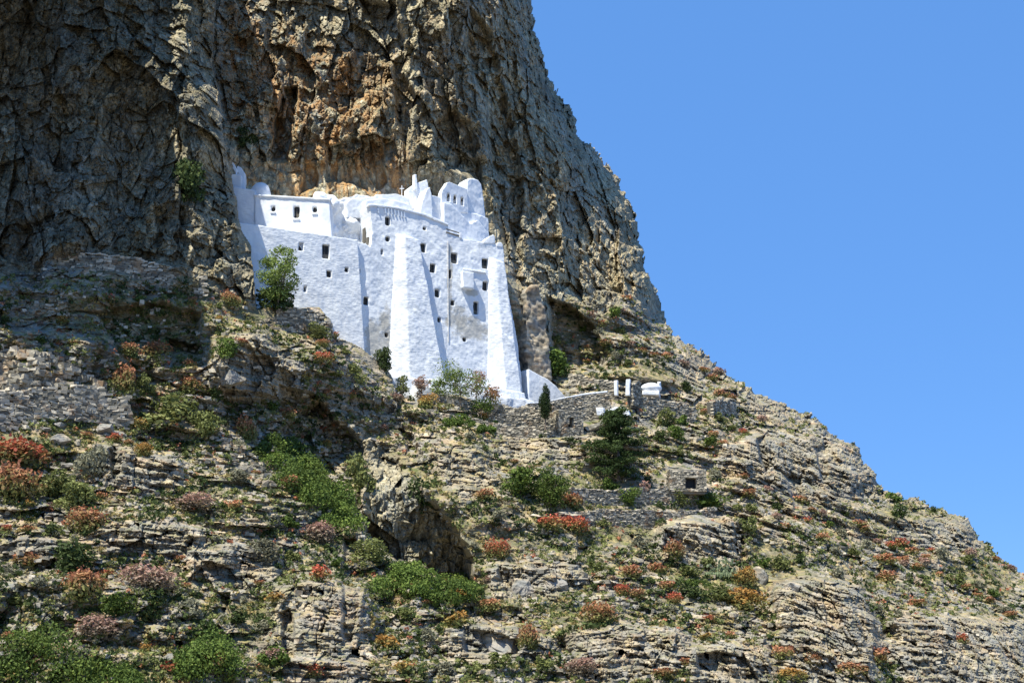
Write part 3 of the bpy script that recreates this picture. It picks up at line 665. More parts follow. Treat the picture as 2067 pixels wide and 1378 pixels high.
# main block
mw = wall('main_wall', [(746, 414), (762, 415), (800, 420), (860, 435), (905, 455), (907, 470), (930, 474), (932, 483), (1016, 495), (1020, 560), (1046, 700), (1060, 850), (722, 850), (718, 488), (738, 492), (749, 500), (752, 470)], 0, 6,
     [(783, 446, 7, 16), (783, 482, 7, 8), (771, 509, 3.5, 11), (857.5, 461, 5, 5), (854.5, 500, 9, 17), (873.5, 541, 10, 17), (917.5, 521, 11, 20), (908, 553, 5, 16), (979.5, 532, 11, 20),
      (980, 576.5, 9, 18), (883, 591, 8, 16), (914, 611, 6, 9), (961, 621.5, 9, 26), (887, 645, 5, 8), (739, 607, 9, 16), (780, 676, 4, 7), (776, 707, 3.5, 9), (731, 665, 3.5, 5), (938, 685, 5, 6), (724.5, 547, 5, 8)],
     mat=WHITES, label='tall main wall with many small dark windows', amp=.08)
# coping that climbs with the roof line
def strip(name, pts, d0, d1, th=TH, mat=WHITEC, px_h=3.5, label=None):
    t, n = frame(th); F = [on_plane(x, y, d0, th) for x, y in pts] + [on_plane(x, y + px_h, d0, th) for x, y in pts[::-1]]
    B = [p - n * (d0 - d1) for p in F]
    return bake(name, prism([tuple(p) for p in F], [tuple(p) for p in B]), (), .1, .03, mat, label=label)
strip('coping', [(744, 411), (762, 412), (800, 416.5), (860, 431), (906, 451)], .22, -1.2, px_h=5)
# thin raised sticks standing for the decorative brick marks under the coping
for k, (px, py) in enumerate([(762, 424), (776, 424), (783, 427), (789, 427), (796, 429), (803, 430), (809, 432), (815, 433)]):
    c = on_plane(px, py, 0); t, n = frame(TH)
    pts = [tuple(c + t * (a + s) + n * d + np.array([0, 0, z])) for a in (-.09, .09) for d in (-.05, .16) for z, s in ((-.55, .22), (.5, 0))]
    bake('brick_mark', hull(pts), (), 0, 0, BLUE, mw)
# doorway on the sunlit left flank
c = on_plane(752, 470, 0); t, n = frame(TH)
dc_ = c - n * 2.6 - t * .0
for (dn, z0, z1, hw) in ((-3.3, -1.2, 1.5, .55), (-1.6, -2.4, -.6, .35)):
    q = on_plane(750, 468, 0) + n * dn
    pts = [tuple(q + t * a + n * b_ + np.array([0, 0, z])) for a in (-.22, .1) for b_ in (-hw, hw) for z in (z0, z1)]
    bake('door', hull(pts), (), 0, 0, WOODM, MON)
# main block's flank is the extruded side; upper set-back wall on the right
wall('terrace_wall', [(868, 393), (897, 400), (912, 418), (945, 428), (986, 440), (990, 520), (868, 520)], -1.2, 4, th=math.radians(38), mat=WHITEC, label='plain upper wall set back behind the terrace')
wall('terrace_wall', [(896, 408), (912, 412), (950, 452), (965, 444), (985, 470), (985, 520), (896, 520)], -.2, 1.0, th=math.radians(38), mat=WHITEC)
# rounded shoulder right of the bells
def shoulder():
    t, n = frame(TH); o = [(943, 366), (947, 360), (957, 360), (966, 364), (972, 372), (975, 388), (977, 410), (981, 440), (985, 480), (985, 520), (940, 520)]
    t, n = frame(math.radians(38)); F = [on_plane(x, y, -1.5, math.radians(38)) for x, y in o]; B = [p - n * 3 for p in F]
    return bake('round_shoulder', prism([tuple(p) for p in F], [tuple(p) for p in B]), (), .15, .06, WHITEC, label='tall rounded shoulder at the right of the bells')
shoulder()
# bell wall with three arched openings
def bell_wall():
    TK = math.radians(38); d = -1.0; t, n = frame(TK)
    o = [(891, 392), (893, 384), (899, 376), (903, 368), (908, 367), (943, 381), (946, 430), (891, 425)]
    F = [on_plane(x, y, d, TK) for x, y in o]; B = [p - n * 1.1 for p in F]; cut = []
    for (px, py) in ((905.5, 397), (918.5, 401), (933, 405)):
        c = on_plane(px, py, d, TK); cut.append(hull([tuple(c + t * (a) + n * b_ + np.array([0, 0, z])) for b_ in (-2.5, 1) for a, z in ((-.36, -.95), (.36, -.95), (-.36, .45), (.36, .45), (-.2, .75), (.2, .75))]))
    o_ = bake('bell_gable', prism([tuple(p) for p in F], [tuple(p) for p in B]), cut, .09, .04, WHITEC, label='bell wall with three arched openings')
    for (px, py) in ((905.5, 397), (918.5, 401), (933, 405)):
        c = on_plane(px, py, d - .5, TK); bm = bmesh.new()
        prof = [(.05, .55), (.12, .5), (.2, .2), (.26, -.1), (.32, -.2)]; rings = []
        for r, z in prof: rings.append([bm.verts.new((c[0] + r * math.cos(a), c[1] + r * math.sin(a), c[2] + z)) for a in [k * math.pi / 6 for k in range(12)]])
        for A, B2 in zip(rings[:-1], rings[1:]):
            for k in range(12): bm.faces.new((A[k], A[(k + 1) % 12], B2[(k + 1) % 12], B2[k]))
        bm.faces.new(rings[0]); me = bpy.data.meshes.new('bell'); bm.to_mesh(me); bm.free(); link('bell', me, BRONZE, o_)
bell_wall()
# white pinnacle, chimney and cross
def wedge(name, pts, d, dep, mat=WHITEC, label=None, th=TH, voxel=.12, amp=.05, parent=MON):
    t, n = frame(th); F = [on_plane(x, y, d, th) for x, y in pts]; B = [p - n * dep for p in F]
    return bake(name, prism([tuple(p) for p in F], [tuple(p) for p in B]), (), voxel, amp, mat, parent, label=label)
wedge('pinnacle', [(847, 432), (851, 412), (857, 392), (863, 379), (868, 378), (872, 394), (874, 440)], -1.6, 3.5, label='white pinnacle at the roof edge')
wedge('gable', [(824, 432), (824, 380), (833, 374), (840, 370), (852, 366), (862, 362), (866, 380), (868, 432)], -5.2, 2, WHITE)
wedge('chimney', [(835, 384), (836, 352), (841, 352), (843, 384)], -4.9, .8, voxel=.1, label='thin white chimney')
cr = bmesh.new()
cc = on_plane(811, 393, -6); 
crm = [hull([(cc[0] + a, cc[1] + b_, cc[2] + z) for a in (-.06, .06) for b_ in (-.06, .06) for z in (-.2, 1.7)]), hull([(cc[0] + a, cc[1] + b_, cc[2] + z) for a in (-.4, .4) for b_ in (-.05, .05) for z in (1.08, 1.2)])]
for g in crm:
    me = bpy.data.meshes.new('t'); g.to_mesh(me); g.free(); cr.from_mesh(me); bpy.data.meshes.remove(me)
bake('cross', cr, (), 0, 0, WHITEC)
wedge('whitewashed_rock', [(664, 412), (690, 402), (720, 392), (752, 398), (752, 500), (664, 500)], -6.0, 3, WHITE, amp=.3)
wedge('parapet', [(700, 408), (708, 401), (756, 397), (760, 392), (800, 391), (826, 399), (826, 440), (700, 440)], -4.6, 3, WHITEC, amp=.08)
wedge('parapet', [(738, 404), (770, 400), (800, 404), (832, 414), (832, 445), (738, 440)], -2.6, 2, WHITEC, amp=.08)
# railing recess and stepped parapet at the right
wedge('railing', [(901, 467), (931, 476), (931, 479), (901, 470)], .05, .12, WOODM, voxel=0, amp=0)
wedge('railing', [(901, 461), (930, 470), (930, 472), (901, 463)], .05, .12, WOODM, voxel=0, amp=0)
wedge('parapet', [(976, 486), (985, 478), (996, 473), (1000, 479), (1000, 492), (976, 492)], .1, 1.6)
wedge('parapet', [(1002, 492), (1006, 488), (1013, 489), (1016, 495), (1016, 500), (1002, 497)], .1, 1.6)
wedge('parapet', [(927, 480), (927, 469), (933, 470), (934, 484)], .12, 1.0)
wedge('drain_pipe', [(904, 486), (905.2, 486), (906.2, 690), (905, 690)], .1, .14, PIPE, voxel=0, amp=0)
# projecting balcony closet
wedge('closet', [(934, 546), (957, 550), (958, 583), (935, 580)], 1.15, 1.2, WHITEC, label='small projecting closet')
wedge('ledge', [(936, 541), (982, 549), (982, 551.5), (936, 544)], .35, .4, WHITEC, voxel=.1, amp=.03)
wedge('left_pier', [(727, 412), (740, 409), (748, 411), (753, 440), (752, 500), (746, 498)], -1.0, 5, WHITEC) if False else None

# buttresses: battered wedges, wider at the foot
def buttress(tl, tm, tr, bl, bm_, br, dtop, dbot, label):
    t, n = frame(TH)
    F = [on_plane(*tm, dtop), on_plane(*tr, dtop), on_plane(*br, dbot), on_plane(*bm_, dbot)]
    L = [on_plane(*tl, .0), on_plane(*bl, .0)]
    R = [on_plane(tr[0], tr[1], dtop) - n * (dtop + 1), on_plane(br[0], br[1], dbot) - n * (dbot + 1)]
    pts = F + L + R + [p - n * 1.0 for p in L]
    pts += [on_plane(tl[0] + 3, tl[1] - 2, 0)]
    return bake('buttress', hull([tuple(p) for p in pts]), (), .15, .09, WHITE, label=label)
buttress((798, 472), (818, 477), (846, 484), (782, 765), (829, 800), (905, 800), 1.0, 2.0, 'wide left buttress')
buttress((986, 520), (1001, 524), (1019, 530), (983, 790), (1024, 810), (1057, 820), .9, 1.9, 'narrow right buttress')
# footing, steps and annex
wedge('footing', [(778, 758), (850, 764), (910, 768), (1060, 792), (1068, 830), (778, 800)], 2.3, 5, WHITE, label='white footing below the walls', voxel=.2, amp=.15)
wedge('footing', [(840, 775), (900, 785), (1020, 800), (1080, 806), (1080, 830), (840, 812)], 4.2, 3, WHITE, voxel=.2, amp=.2)
TH3 = math.radians(32)
wedge('annex', [(1067, 744), (1085, 754), (1106, 765), (1122, 778), (1140, 800), (1140, 830), (1067, 830)], 3.0, 3.4, WHITEC, 'white annex wall whose top slopes down to the right', TH3)

# ------------------------------------------------------------------ dry stone walls and huts
rng = random.Random(5)
def stones_mesh(name, items, seed=1):
    """items: list of (centre, (sx,sy,sz), rotz, tone) -> one mesh of rough blocks"""
    r = np.random.RandomState(seed); n = len(items)
    base = np.array([(x, y, z) for x in (-.5, .5) for y in (-.5, .5) for z in (-.5, .5)])
    faces = np.array([(0, 1, 3, 2), (4, 6, 7, 5), (0, 4, 5, 1), (2, 3, 7, 6), (0, 2, 6, 4), (1, 5, 7, 3)])
    V = []; F = []; T = []
    C_ = np.array([i[0] for i in items]); S_ = np.array([i[1] for i in items]); A_ = np.array([i[2] for i in items]); TT = np.array([i[3] for i in items])
    B = base[None] + r.uniform(-.13, .13, (n, 8, 3)); B = B * S_[:, None]
    ca, sa = np.cos(A_), np.sin(A_)
    tx = r.uniform(-.18, .18, n)[:, None]; Bz = B[..., 2] + B[..., 0] * tx
    X_ = B[..., 0] * ca[:, None] - B[..., 1] * sa[:, None]; Y_ = B[..., 0] * sa[:, None] + B[..., 1] * ca[:, None]
    V = np.stack([X_, Y_, Bz], -1) + C_[:, None]
    F = faces[None] + (np.arange(n) * 8)[:, None, None]
    return np_mesh(name, V.reshape(-1, 3), F.reshape(-1, 4), {'tone': np.repeat(TT, 8)})
def stone_wall(label, pts, h, Ys=None, size=.42, thick=.7, cap=False, seed=1, cat='wall', mat=None, slope=0, capmat=None, name='stone_wall'):
    """pts: picture points of the wall's TOP line; h: height in metres"""
    W = []
    for k, (px, py) in enumerate(pts):
        gy_ = ground(px, py + h * 13)[1]; gy_ = ground(px, py + h * FPX / (gy_ + 300))[1]
        Yv = Ys[k] if Ys else gy_ - .4
        W.append(at_Y(px, py, Yv))
    it = []; core = bmesh.new(); R = random.Random(seed)
    for _ in range(2 if not Ys else 0): W = [W[0]] + [np.array([b[0], (a[1] + 2 * b[1] + c_[1]) / 4, b[2]]) for a, b, c_ in zip(W[:-2], W[1:-1], W[2:])] + [W[-1]]
    hv = h; h = h + 1.4
    for A, B in zip(W[:-1], W[1:]):
        L = np.linalg.norm((B - A)[:2]); ang = math.atan2(B[1] - A[1], B[0] - A[0]); d = (B - A) / L
        nrm = np.array([math.sin(ang), -math.cos(ang), 0])
        z = 0.0
        while z < h:
            hs = size * R.uniform(.35, .8); x = R.uniform(-.2, 0)
            while x < L:
                ws = size * R.uniform(.6, 1.9)
                drop = hv * .28 * max(0, float(vnoise(np.array((A[0] + x) / 2.6), np.array(A[1] / 3), seed)) + .1) if not cap else 0
                if z < drop: x += ws; continue
                c = A + d * (x + ws / 2) + nrm * (thick * .5 - .18 + z * slope + R.uniform(-.07, .07)); c[2] -= z + hs / 2
                it.append((c, (ws * .96, .5 + R.uniform(-.05, .1), hs * .94), ang + R.uniform(-.08, .08), R.random()))
                x += ws
            z += hs
        x = 0
        while x < L:
            ws = size * R.uniform(.8, 1.9); c = A + d * (x + ws / 2); c[2] += R.uniform(-.05, .12)
            c[2] -= hv * .28 * max(0, float(vnoise(np.array((A[0] + x) / 2.6), np.array(A[1] / 3), seed)) + .1) if not cap else 0
            it.append((c, (ws, thick + .15, size * R.uniform(.35, .6)), ang + R.uniform(-.1, .1), .55 + .45 * R.random())); x += ws
        Q = [A + nrm * (thick * .5 - .2), B + nrm * (thick * .5 - .2), B - nrm * thick * 1.2, A - nrm * thick * 1.2]
        dz = np.array([0, 0, h + .5]); g = hull([tuple(q - np.array([0, 0, 0 if cap else hv * .24])) for q in Q] + [tuple(q - dz + (nrm * slope * h if i < 2 else 0)) for i, q in enumerate(Q)])
        me = bpy.data.meshes.new('t'); g.to_mesh(me); g.free(); core.from_mesh(me); bpy.data.meshes.remove(me)
    sm = stones_mesh(name, it, seed); b2 = bmesh.new(); b2.from_mesh(sm); bpy.data.meshes.remove(sm)
    m3 = bpy.data.meshes.new('c'); core.to_mesh(m3); core.free(); b2.from_mesh(m3); bpy.data.meshes.remove(m3)
    me = bpy.data.meshes.new(name); b2.to_mesh(me); b2.free()
    o = link(name, me, mat or STONE); tag(o, label, cat)
    if cap:
        g = bmesh.new()
        for A, B in zip(W[:-1], W[1:]):
            ang = math.atan2(B[1] - A[1], B[0] - A[0]); nrm = np.array([math.sin(ang), -math.cos(ang), 0])
            hh = hull([tuple(p + nrm * s * (thick * .5 + .15) + np.array([0, 0, z])) for p in (A, B) for s in (-1, 1) for z in (.12, .42)])
            mt = bpy.data.meshes.new('t'); hh.to_mesh(mt); hh.free(); g.from_mesh(mt); bpy.data.meshes.remove(mt)
        bake('coping', g, (), .12, .05, capmat or WHITEC, o)
    return o
STN = dict(size=.45)
stone_wall('grey terrace wall with a white coping, right of the cypress', [(1062, 818), (1100, 815), (1140, 806), (1180, 799), (1226, 794)], 4.0, [-1, 0.5, 2, 3.5, 4], cap=True, seed=2)
stone_wall('long rough wall under the trees at the monastery foot', [(845, 797), (905, 799), (960, 806), (1010, 818), (1064, 822), (1100, 834), (1122, 838)], 2.6, [-7, -6, -4.8, -3.8, -3, -3, -3], seed=3)
stone_wall('rubble retaining wall left of the cypress and the small hut', [(880, 832), (940, 842), (1000, 852), (1060, 862), (1130, 884), (1150, 890)], 2.6, [-9, -8, -7, -6, -5, -5], seed=4, slope=.3)
stone_wall('pale terrace wall directly below the big pine', [(1150, 986), (1200, 988), (1260, 987), (1330, 984), (1400, 984), (1440, 988)], 2.2, size=.42, seed=5)
stone_wall('lower terrace wall above the row of white slabs', [(1130, 1034), (1200, 1030), (1290, 1030), (1370, 1028), (1440, 1024)], 1.5, size=.42, seed=6)
stone_wall('tall grey dry stone wall at the left edge of the picture', [(-60, 806), (0, 796), (70, 786), (150, 780), (200, 784), (256, 802)], 3.4, None, size=.72, seed=7, slope=.12)
def stone_heap(label, poly, n, s0, s1, seed):
    R = random.Random(seed); it = []; xs = [p[0] for p in poly]; ys = [p[1] for p in poly]
    while len(it) < n:
        x, y = R.uniform(min(xs), max(xs)), R.uniform(min(ys), max(ys))
        if not inpoly(np.array(x), np.array(y), poly): continue
        s = R.uniform(s0, s1); g = ground(x, y) + np.array([0, -s * .3 - R.random() * .7, 0])
        it.append((g, (s * R.uniform(.9, 1.7), s, s * R.uniform(.4, .8)), R.uniform(0, 3.14), R.uniform(.3, 1)))
    cx, cy = sum(xs) / len(xs), sum(ys) / len(ys)
    return tag(link('stone_heap', stones_mesh('stone_heap', it, seed), STONE), label, 'stone heap')
stone_heap('sunlit heap of loose stones above the tall left wall', [(-20, 712), (60, 708), (110, 722), (160, 752), (215, 782), (140, 788), (0, 800)], 420, .45, 1.15, 8)
stone_heap('loose pale stones spilling down by the steps left of the gully thicket', [(430, 880), (480, 890), (530, 940), (560, 985), (520, 980), (470, 930)], 110, .35, .8, 9)
stone_wall('low wall on the rocky spur beside the left wing', [(560, 622), (600, 622), (640, 624), (664, 648), (672, 690)], 2.6, [-21, -20.5, -20, -19, -17], size=.5, seed=9, mat=STONE)
stone_wall('shaded retaining wall under the left crag, sloping down to the right', [(120, 508), (200, 514), (280, 524), (350, 542), (410, 556)], 1.8, size=.6, seed=10)
stone_wall('rubble wall beneath the white dome', [(1285, 800), (1330, 806), (1375, 812), (1400, 822)], 2.6, size=.42, seed=11)
stone_wall('broken stone wall on the slope below the skyline', [(1435, 803), (1455, 802), (1480, 804)], 3.0, size=.45, seed=12)
stone_wall('stone wall behind the white gate posts', [(1150, 748), (1190, 760), (1240, 772)], 2.2, size=.5, seed=13)

def stone_hut(label, px0, px1, pyt, pyb, Yv, th, dep, door, cat='hut', size=.4, seed=1, roofpx=0, side=True):
    t = np.array([math.cos(th), math.sin(th), 0]); n = np.array([math.sin(th), -math.cos(th), 0])
    A = at_Y(px0, pyt, Yv); r = raydir(px1, pyt); B = CAM + r * (np.dot(A - CAM, n) / np.dot(r, n))
    L = np.dot(B - A, t); hgt = A[2] - at_Y(px0, pyb, Yv)[2]; R = random.Random(seed)
    root = tag(empty('stone_hut', tuple(A - np.array([0, 0, hgt]))), label, cat)
    dpx, dpt, dpb, dw = door; c = raydir(dpx, dpt); D = CAM + c * (np.dot(A - CAM, n) / np.dot(c, n)); dx = np.dot(D - A, t)
    dist = Yv + 300; dwm = dw * dist / FPX / 2 / max(.4, math.cos(th)); dz0 = A[2] - D[2]; dz1 = dz0 + (dpb - dpt) * dist / FPX
    it = []
    def face(O, dr, nn, L, hole=None):
        z = 0; ang = math.atan2(dr[1], dr[0])
        while z < hgt:
            hs = size * R.uniform(.4, .8); x = R.uniform(-.15, 0)
            while x < L:
                ws = size * R.uniform(.6, 1.6); ws = min(ws, L - x + .1); xc = x + ws / 2; zc = z + hs / 2
                if not (hole and abs(xc - hole[0]) < hole[1] + ws * .3 and hole[2] < zc < hole[3]):
                    c = O + dr * xc + nn * (-.12 + R.uniform(-.04, .05)); c = c - np.array([0, 0, zc])
                    it.append((c, (ws * .97, .4, hs * .95), ang, R.random()))
                x += ws
            z += hs
    face(A, t, n, L, (dx, dwm, dz0, dz1)); face(A - n * dep, n, -t, dep); face(B, -n, t, dep)
    link('wall', stones_mesh('wall', it, seed), STONE, root)
    # core with a real opening
    co_ = hull([tuple(A + t * a - n * b_ - np.array([0, 0, z])) for a in (.1, L - .1) for b_ in (.25, dep - .1) for z in (.15, hgt + .6)])
    cu = hull([tuple(A + t * (dx + a) - n * b_ - np.array([0, 0, z])) for a in (-dwm, dwm) for b_ in (-.5, min(1.6, dep * .7)) for z in (dz0, dz1)])
    bake('inner_wall', co_, [cu], 0, 0, STONE, root)
    bake('lintel', hull([tuple(A + t * (dx + a) - n * b_ - np.array([0, 0, z])) for a in (-dwm - .3, dwm + .3) for b_ in (-.1, .3) for z in (dz0 - .28, dz0)]), (), 0, 0, PALE, root)
    bake('doorway', hull([tuple(A + t * (dx + a) - n * b_ - np.array([0, 0, z])) for a in (-dwm + .02, dwm - .02) for b_ in (min(1.4, dep * .6), min(1.5, dep * .65)) for z in (dz0 + .02, dz1 - .02)]), (), 0, 0, DARK, root)
    bake('roof', hull([tuple(A + t * a - n * b_ + np.array([0, 0, z])) for a in (-.15, L + .15) for b_ in (-.12, dep + .1) for z in (-.1, .15)]), (), .15, .08, PALE, root)
    return root
stone_hut('small square stone hut with one dark opening, beside the cypress', 1128, 1176, 828, 892, -5, math.radians(24), 4.5, (1153, 842, 862, 9), seed=21)
stone_hut('low ruined hut with a black square doorway, right of the big pine', 1352, 1424, 948, 988, -12, math.radians(4), 3.5, (1395, 964, 986, 21), seed=22, size=.38)
stone_hut('small ruined stone shed high on the right slope', 1440, 1480, 806, 838, 27, math.radians(10), 3, (1446, 812, 826, 5), seed=23)

# stone pier on the cliff, right of the monastery
def pier():
    o = [(1062, 590), (1072, 580), (1084, 578), (1092, 600), (1102, 640), (1107, 690), (1112, 785), (1066, 785), (1062, 660)]
    t, n = frame(TH); F = [on_plane(x, y, -2.2) for x, y in o]; B = [p - n * 5 for p in F]
    r = bake('stone_pier', prism([tuple(p) for p in F], [tuple(p) for p in B]), (), .22, .25, ROCK, None, .55)
    tag(r, 'tall unpainted stone pier against the cliff, right of the monastery', 'pier')
pier()
# white gate posts and chapel on the slope
def top_white(name, label, cat, outline, Yv, dep, mat=WHITEC, rough=None):
    F = [at_Y(x, y, Yv) for x, y in outline]; B = [p + np.array([.25 * dep, dep, 0]) for p in F]
    r = bake(name, prism([tuple(p) for p in F], [tuple(p) for p in B]), (), .1, .05, mat, None, rough); return tag(r, label, cat)
top_white('gate_post', 'short white gate post, left of the pair beside the path', 'post', [(1239, 768), (1246, 767), (1247, 798), (1240, 798)], 9, .9)
top_white('gate_post', 'thicker white gate post with a cap, right of the pair', 'post', [(1263, 765), (1272, 764), (1271, 798), (1262, 798)], 9, 1.0)
stone_wall('short grey wall joined to the right gate post', [(1274, 765), (1289, 772)], 3.2, [9.6, 12], size=.4, seed=14)
chp = tag(empty('chapel', tuple(at_Y(1313, 795, 16))), 'tiny white domed chapel on the slope right of the gate posts', 'chapel')
bake('dome', dome_bm(at_Y(1314, 784, 16), 1.9, 1.7, .95), (), .12, .05, WHITEC, chp)
bake('wall', prism([tuple(at_Y(x, y, 14.4)) for x, y in ((1297, 788), (1330, 788), (1331, 797), (1296, 797))], [tuple(at_Y(x, y, 14.4) + np.array([.5, 4, 0])) for x, y in ((1297, 788), (1330, 788), (1331, 797), (1296, 797))]), (), .15, .08, WHITE, chp)
bake('chimney', prism([tuple(at_Y(x, y, 15)) for x, y in ((1328, 771), (1331, 772), (1331, 779), (1328, 779))], [tuple(at_Y(x, y, 15) + np.array([0, .7, 0])) for x, y in ((1328, 768), (1335, 769), (1335, 784), (1328, 784))]), (), .1, .03, WHITEC, chp)
top_white('white_wall', 'rounded whitewashed wall end above the big pine', 'wall', [(1226, 840), (1226, 828), (1240, 822), (1256, 821), (1268, 826), (1272, 838)], 2.5, 1.5, WHITE, .1)
top_white('white_wall', 'small white block left of the rounded white wall', 'wall', [(1204, 838), (1204, 823), (1218, 822), (1220, 838)], 2.0, 1.2, WHITE, .1)
# path ramp between hut and pine
top_white('path', 'x', 'x', [(1178, 862), (1222, 846), (1230, 850), (1186, 870)], -2.0, 3, PALE, .1)
p_ = bpy.data.objects['path']; del p_['label']; del p_['category']; p_['kind'] = 'structure'

# boulders and slabs
def boulder(label, px, py, rpx, rpy, mat=None, group=None, seed=1, flat=1.0, name='boulder'):
    g = ground(px, py); dist = g[1] + 300; R = np.random.RandomState(seed)
    bm = bmesh.new(); k = 16
    pts = R.normal(size=(k, 3)); pts /= np.linalg.norm(pts, axis=1)[:, None]; pts *= R.uniform(.85, 1.1, (k, 1))
    sx, sz = rpx * dist / FPX, rpy * dist / FPX
    for p in pts: bm.verts.new((p[0] * sx, p[1] * sx * .9, p[2] * sz))
    bmesh.ops.convex_hull(bm, input=bm.verts)
    bmesh.ops.subdivide_edges(bm, edges=bm.edges[:], cuts=5, use_grid_fill=True)
    cc_ = np.array([v.co[:] for v in bm.verts]) + seed * 3.1
    dd_ = .10 * sx * noise3(cc_, .9, seed) + .05 * sx * noise3(cc_, .3, seed + 4) + .05 * sx * facets(cc_[:, 0] / .7, cc_[:, 2] / .35, seed, 1.0)[0]
    for v, q_ in zip(bm.verts, dd_): v.co *= 1 + q_ / max(.3, v.co.length)
    me = bpy.data.meshes.new(name); bm.to_mesh(me); bm.free()
    at = me.attributes.new('tone', 'FLOAT', 'POINT'); at.data.foreach_set('value', np.full(len(me.vertices), R.uniform(.5, .9), np.float32))
    o = link(name, me, mat or ROCK); o.location = g + np.array([0, -.2, 0]); tag(o, label, 'rock', group); return o
for k, (lab, px, py, rx, ry_, m_) in enumerate([
    ('large wedge-shaped boulder under the right end of the tall left wall', 118, 892, 26, 17, None),
    ('squarish tan boulder under the tall left wall, right of the wedge-shaped one', 212, 868, 27, 15, None),
    ('rounded boulder embedded in the foot of the tall left wall', 200, 824, 20, 20, None),
    ('low boulder at the lower right end of the tall left wall', 238, 880, 20, 13, None),
    ('upper tan boulder at the right end of the tall left wall', 242, 848, 22, 9, None),
    ('oblong boulder hanging below the middle of the tall left wall', 163, 848, 17, 8, None),
    ('small grey boulder left of the wedge-shaped boulder', 93, 866, 14, 10, None),
    ('pale boulder above the wedge-shaped boulder', 122, 858, 15, 7, None),
    ('flat slab lying beneath the wedge-shaped boulder', 138, 942, 22, 8, None),
    ('left tilted white slab behind the pair of red domes', 1080, 1043, 15, 7, PALE),
    ('long white slab behind the pair of red domes', 1142, 1042, 36, 8, PALE),
    ('big pale boulder on the spur below the monastery wing', 470, 765, 30, 24, None),
    ('smooth rounded boulder on the spur right of the pale one', 635, 662, 18, 13, PALE),
    ('large cube-like rock at the lower right of the green mound', 1045, 1190, 34, 26, None),
    ('cracked block rock right of the cube-like rock', 1128, 1178, 34, 26, None),
    ('pale pointed rock beside the prickly pear', 1600, 1185, 20, 14, None),
    ('rounded boulder right of the olive dome shrub', 1535, 1165, 20, 26, None),
    ('wide flat rock near the bottom centre', 1010, 1300, 58, 28, None),
    ('rounded tan rock left of the wide flat rock', 838, 1330, 28, 20, None)]):
    boulder(lab, px, py, rx, ry_, m_, seed=40 + k)
# ------------------------------------------------------------------ plants
def leafcloud(cs, rs, n, leaf, seed, squash=.8, shell=.35, updroop=0.0, tipz=(.0, .8), lump=.12):
    """n leaf quads around lobes cs (k,3) with radii rs (k,) -> V, F, tone, tip"""
    r = np.random.RandomState(seed); cs = np.asarray(cs, float); rs = np.asarray(rs, float); k = len(cs)
    w_ = rs ** 2; L = r.choice(k, n, p=w_ / w_.sum())
    d = r.normal(size=(n, 3)); d[:, 2] += .25; d /= np.linalg.norm(d, axis=1)[:, None]
    rad = rs[L] * (1 - shell * r.random_sample(n) ** 1.6) * (1 + lump * r.normal(size=n))
    p = cs[L] + d * rad[:, None] * np.array([1, 1, squash])
    nr = d + .8 * r.normal(size=(n, 3)); nr /= np.linalg.norm(nr, axis=1)[:, None]
    a = np.cross(nr, r.normal(size=(n, 3))); a /= np.linalg.norm(a, axis=1)[:, None]; b = np.cross(nr, a)
    sz = leaf * r.uniform(.6, 1.4, n)[:, None]
    V = np.stack([p - a * sz, p - b * sz * .6, p + a * sz, p + b * sz * .6], 1)
    F = np.arange(n * 4).reshape(n, 4)
    tone = np.clip(r.random_sample(k)[L] * .45 + .55 * r.random_sample(n), 0, 1)
    z0, z1 = p[:, 2].min(), p[:, 2].max(); zz = (p[:, 2] - z0) / (z1 - z0 + 1e-6)
    out = np.clip(rad / rs[L], 0, 1)
    tip = np.clip(sstep(tipz[0], tipz[1], zz + .25 * r.normal(size=n) * .5) * out ** 2, 0, 1)
    return V.reshape(-1, 3), F, np.repeat(tone, 4), np.repeat(tip, 4)
def cloud_mesh(name, *parts):
    V, F, T, P_ = [], [], [], []; o = 0
    for v, f, t, p in parts: V.append(v); F.append(f + o); T.append(t); P_.append(p); o += len(v)
    return np_mesh(name, np.concatenate(V), np.concatenate(F), {'tone': np.concatenate(T), 'tip': np.concatenate(P_)})
def tube(bm, p, q, r0, r1, seg=6):
    p = Vector(p); q = Vector(q); d = (q - p).normalized(); a = d.orthogonal().normalized(); b = d.cross(a)
    A = [bm.verts.new(p + (a * math.cos(k * 2 * math.pi / seg) + b * math.sin(k * 2 * math.pi / seg)) * r0) for k in range(seg)]
    B = [bm.verts.new(q + (a * math.cos(k * 2 * math.pi / seg) + b * math.sin(k * 2 * math.pi / seg)) * r1) for k in range(seg)]
    for k in range(seg): bm.faces.new((A[k], A[(k + 1) % seg], B[(k + 1) % seg], B[k]))
    bm.faces.new(B)
def limb(bm, p, q, r0, r1, R, bends=3, wig=.12):
    p = Vector(p); q = Vector(q); L = (q - p).length; pr = p
    for k in range(1, bends + 1):
        f = k / bends; x = p.lerp(q, f) + (Vector((R.uniform(-1, 1), R.uniform(-1, 1), R.uniform(-.5, .5))) * L * wig * (1 - f))
        tube(bm, pr, x, r0 + (r1 - r0) * (k - 1) / bends, r0 + (r1 - r0) * f); pr = x

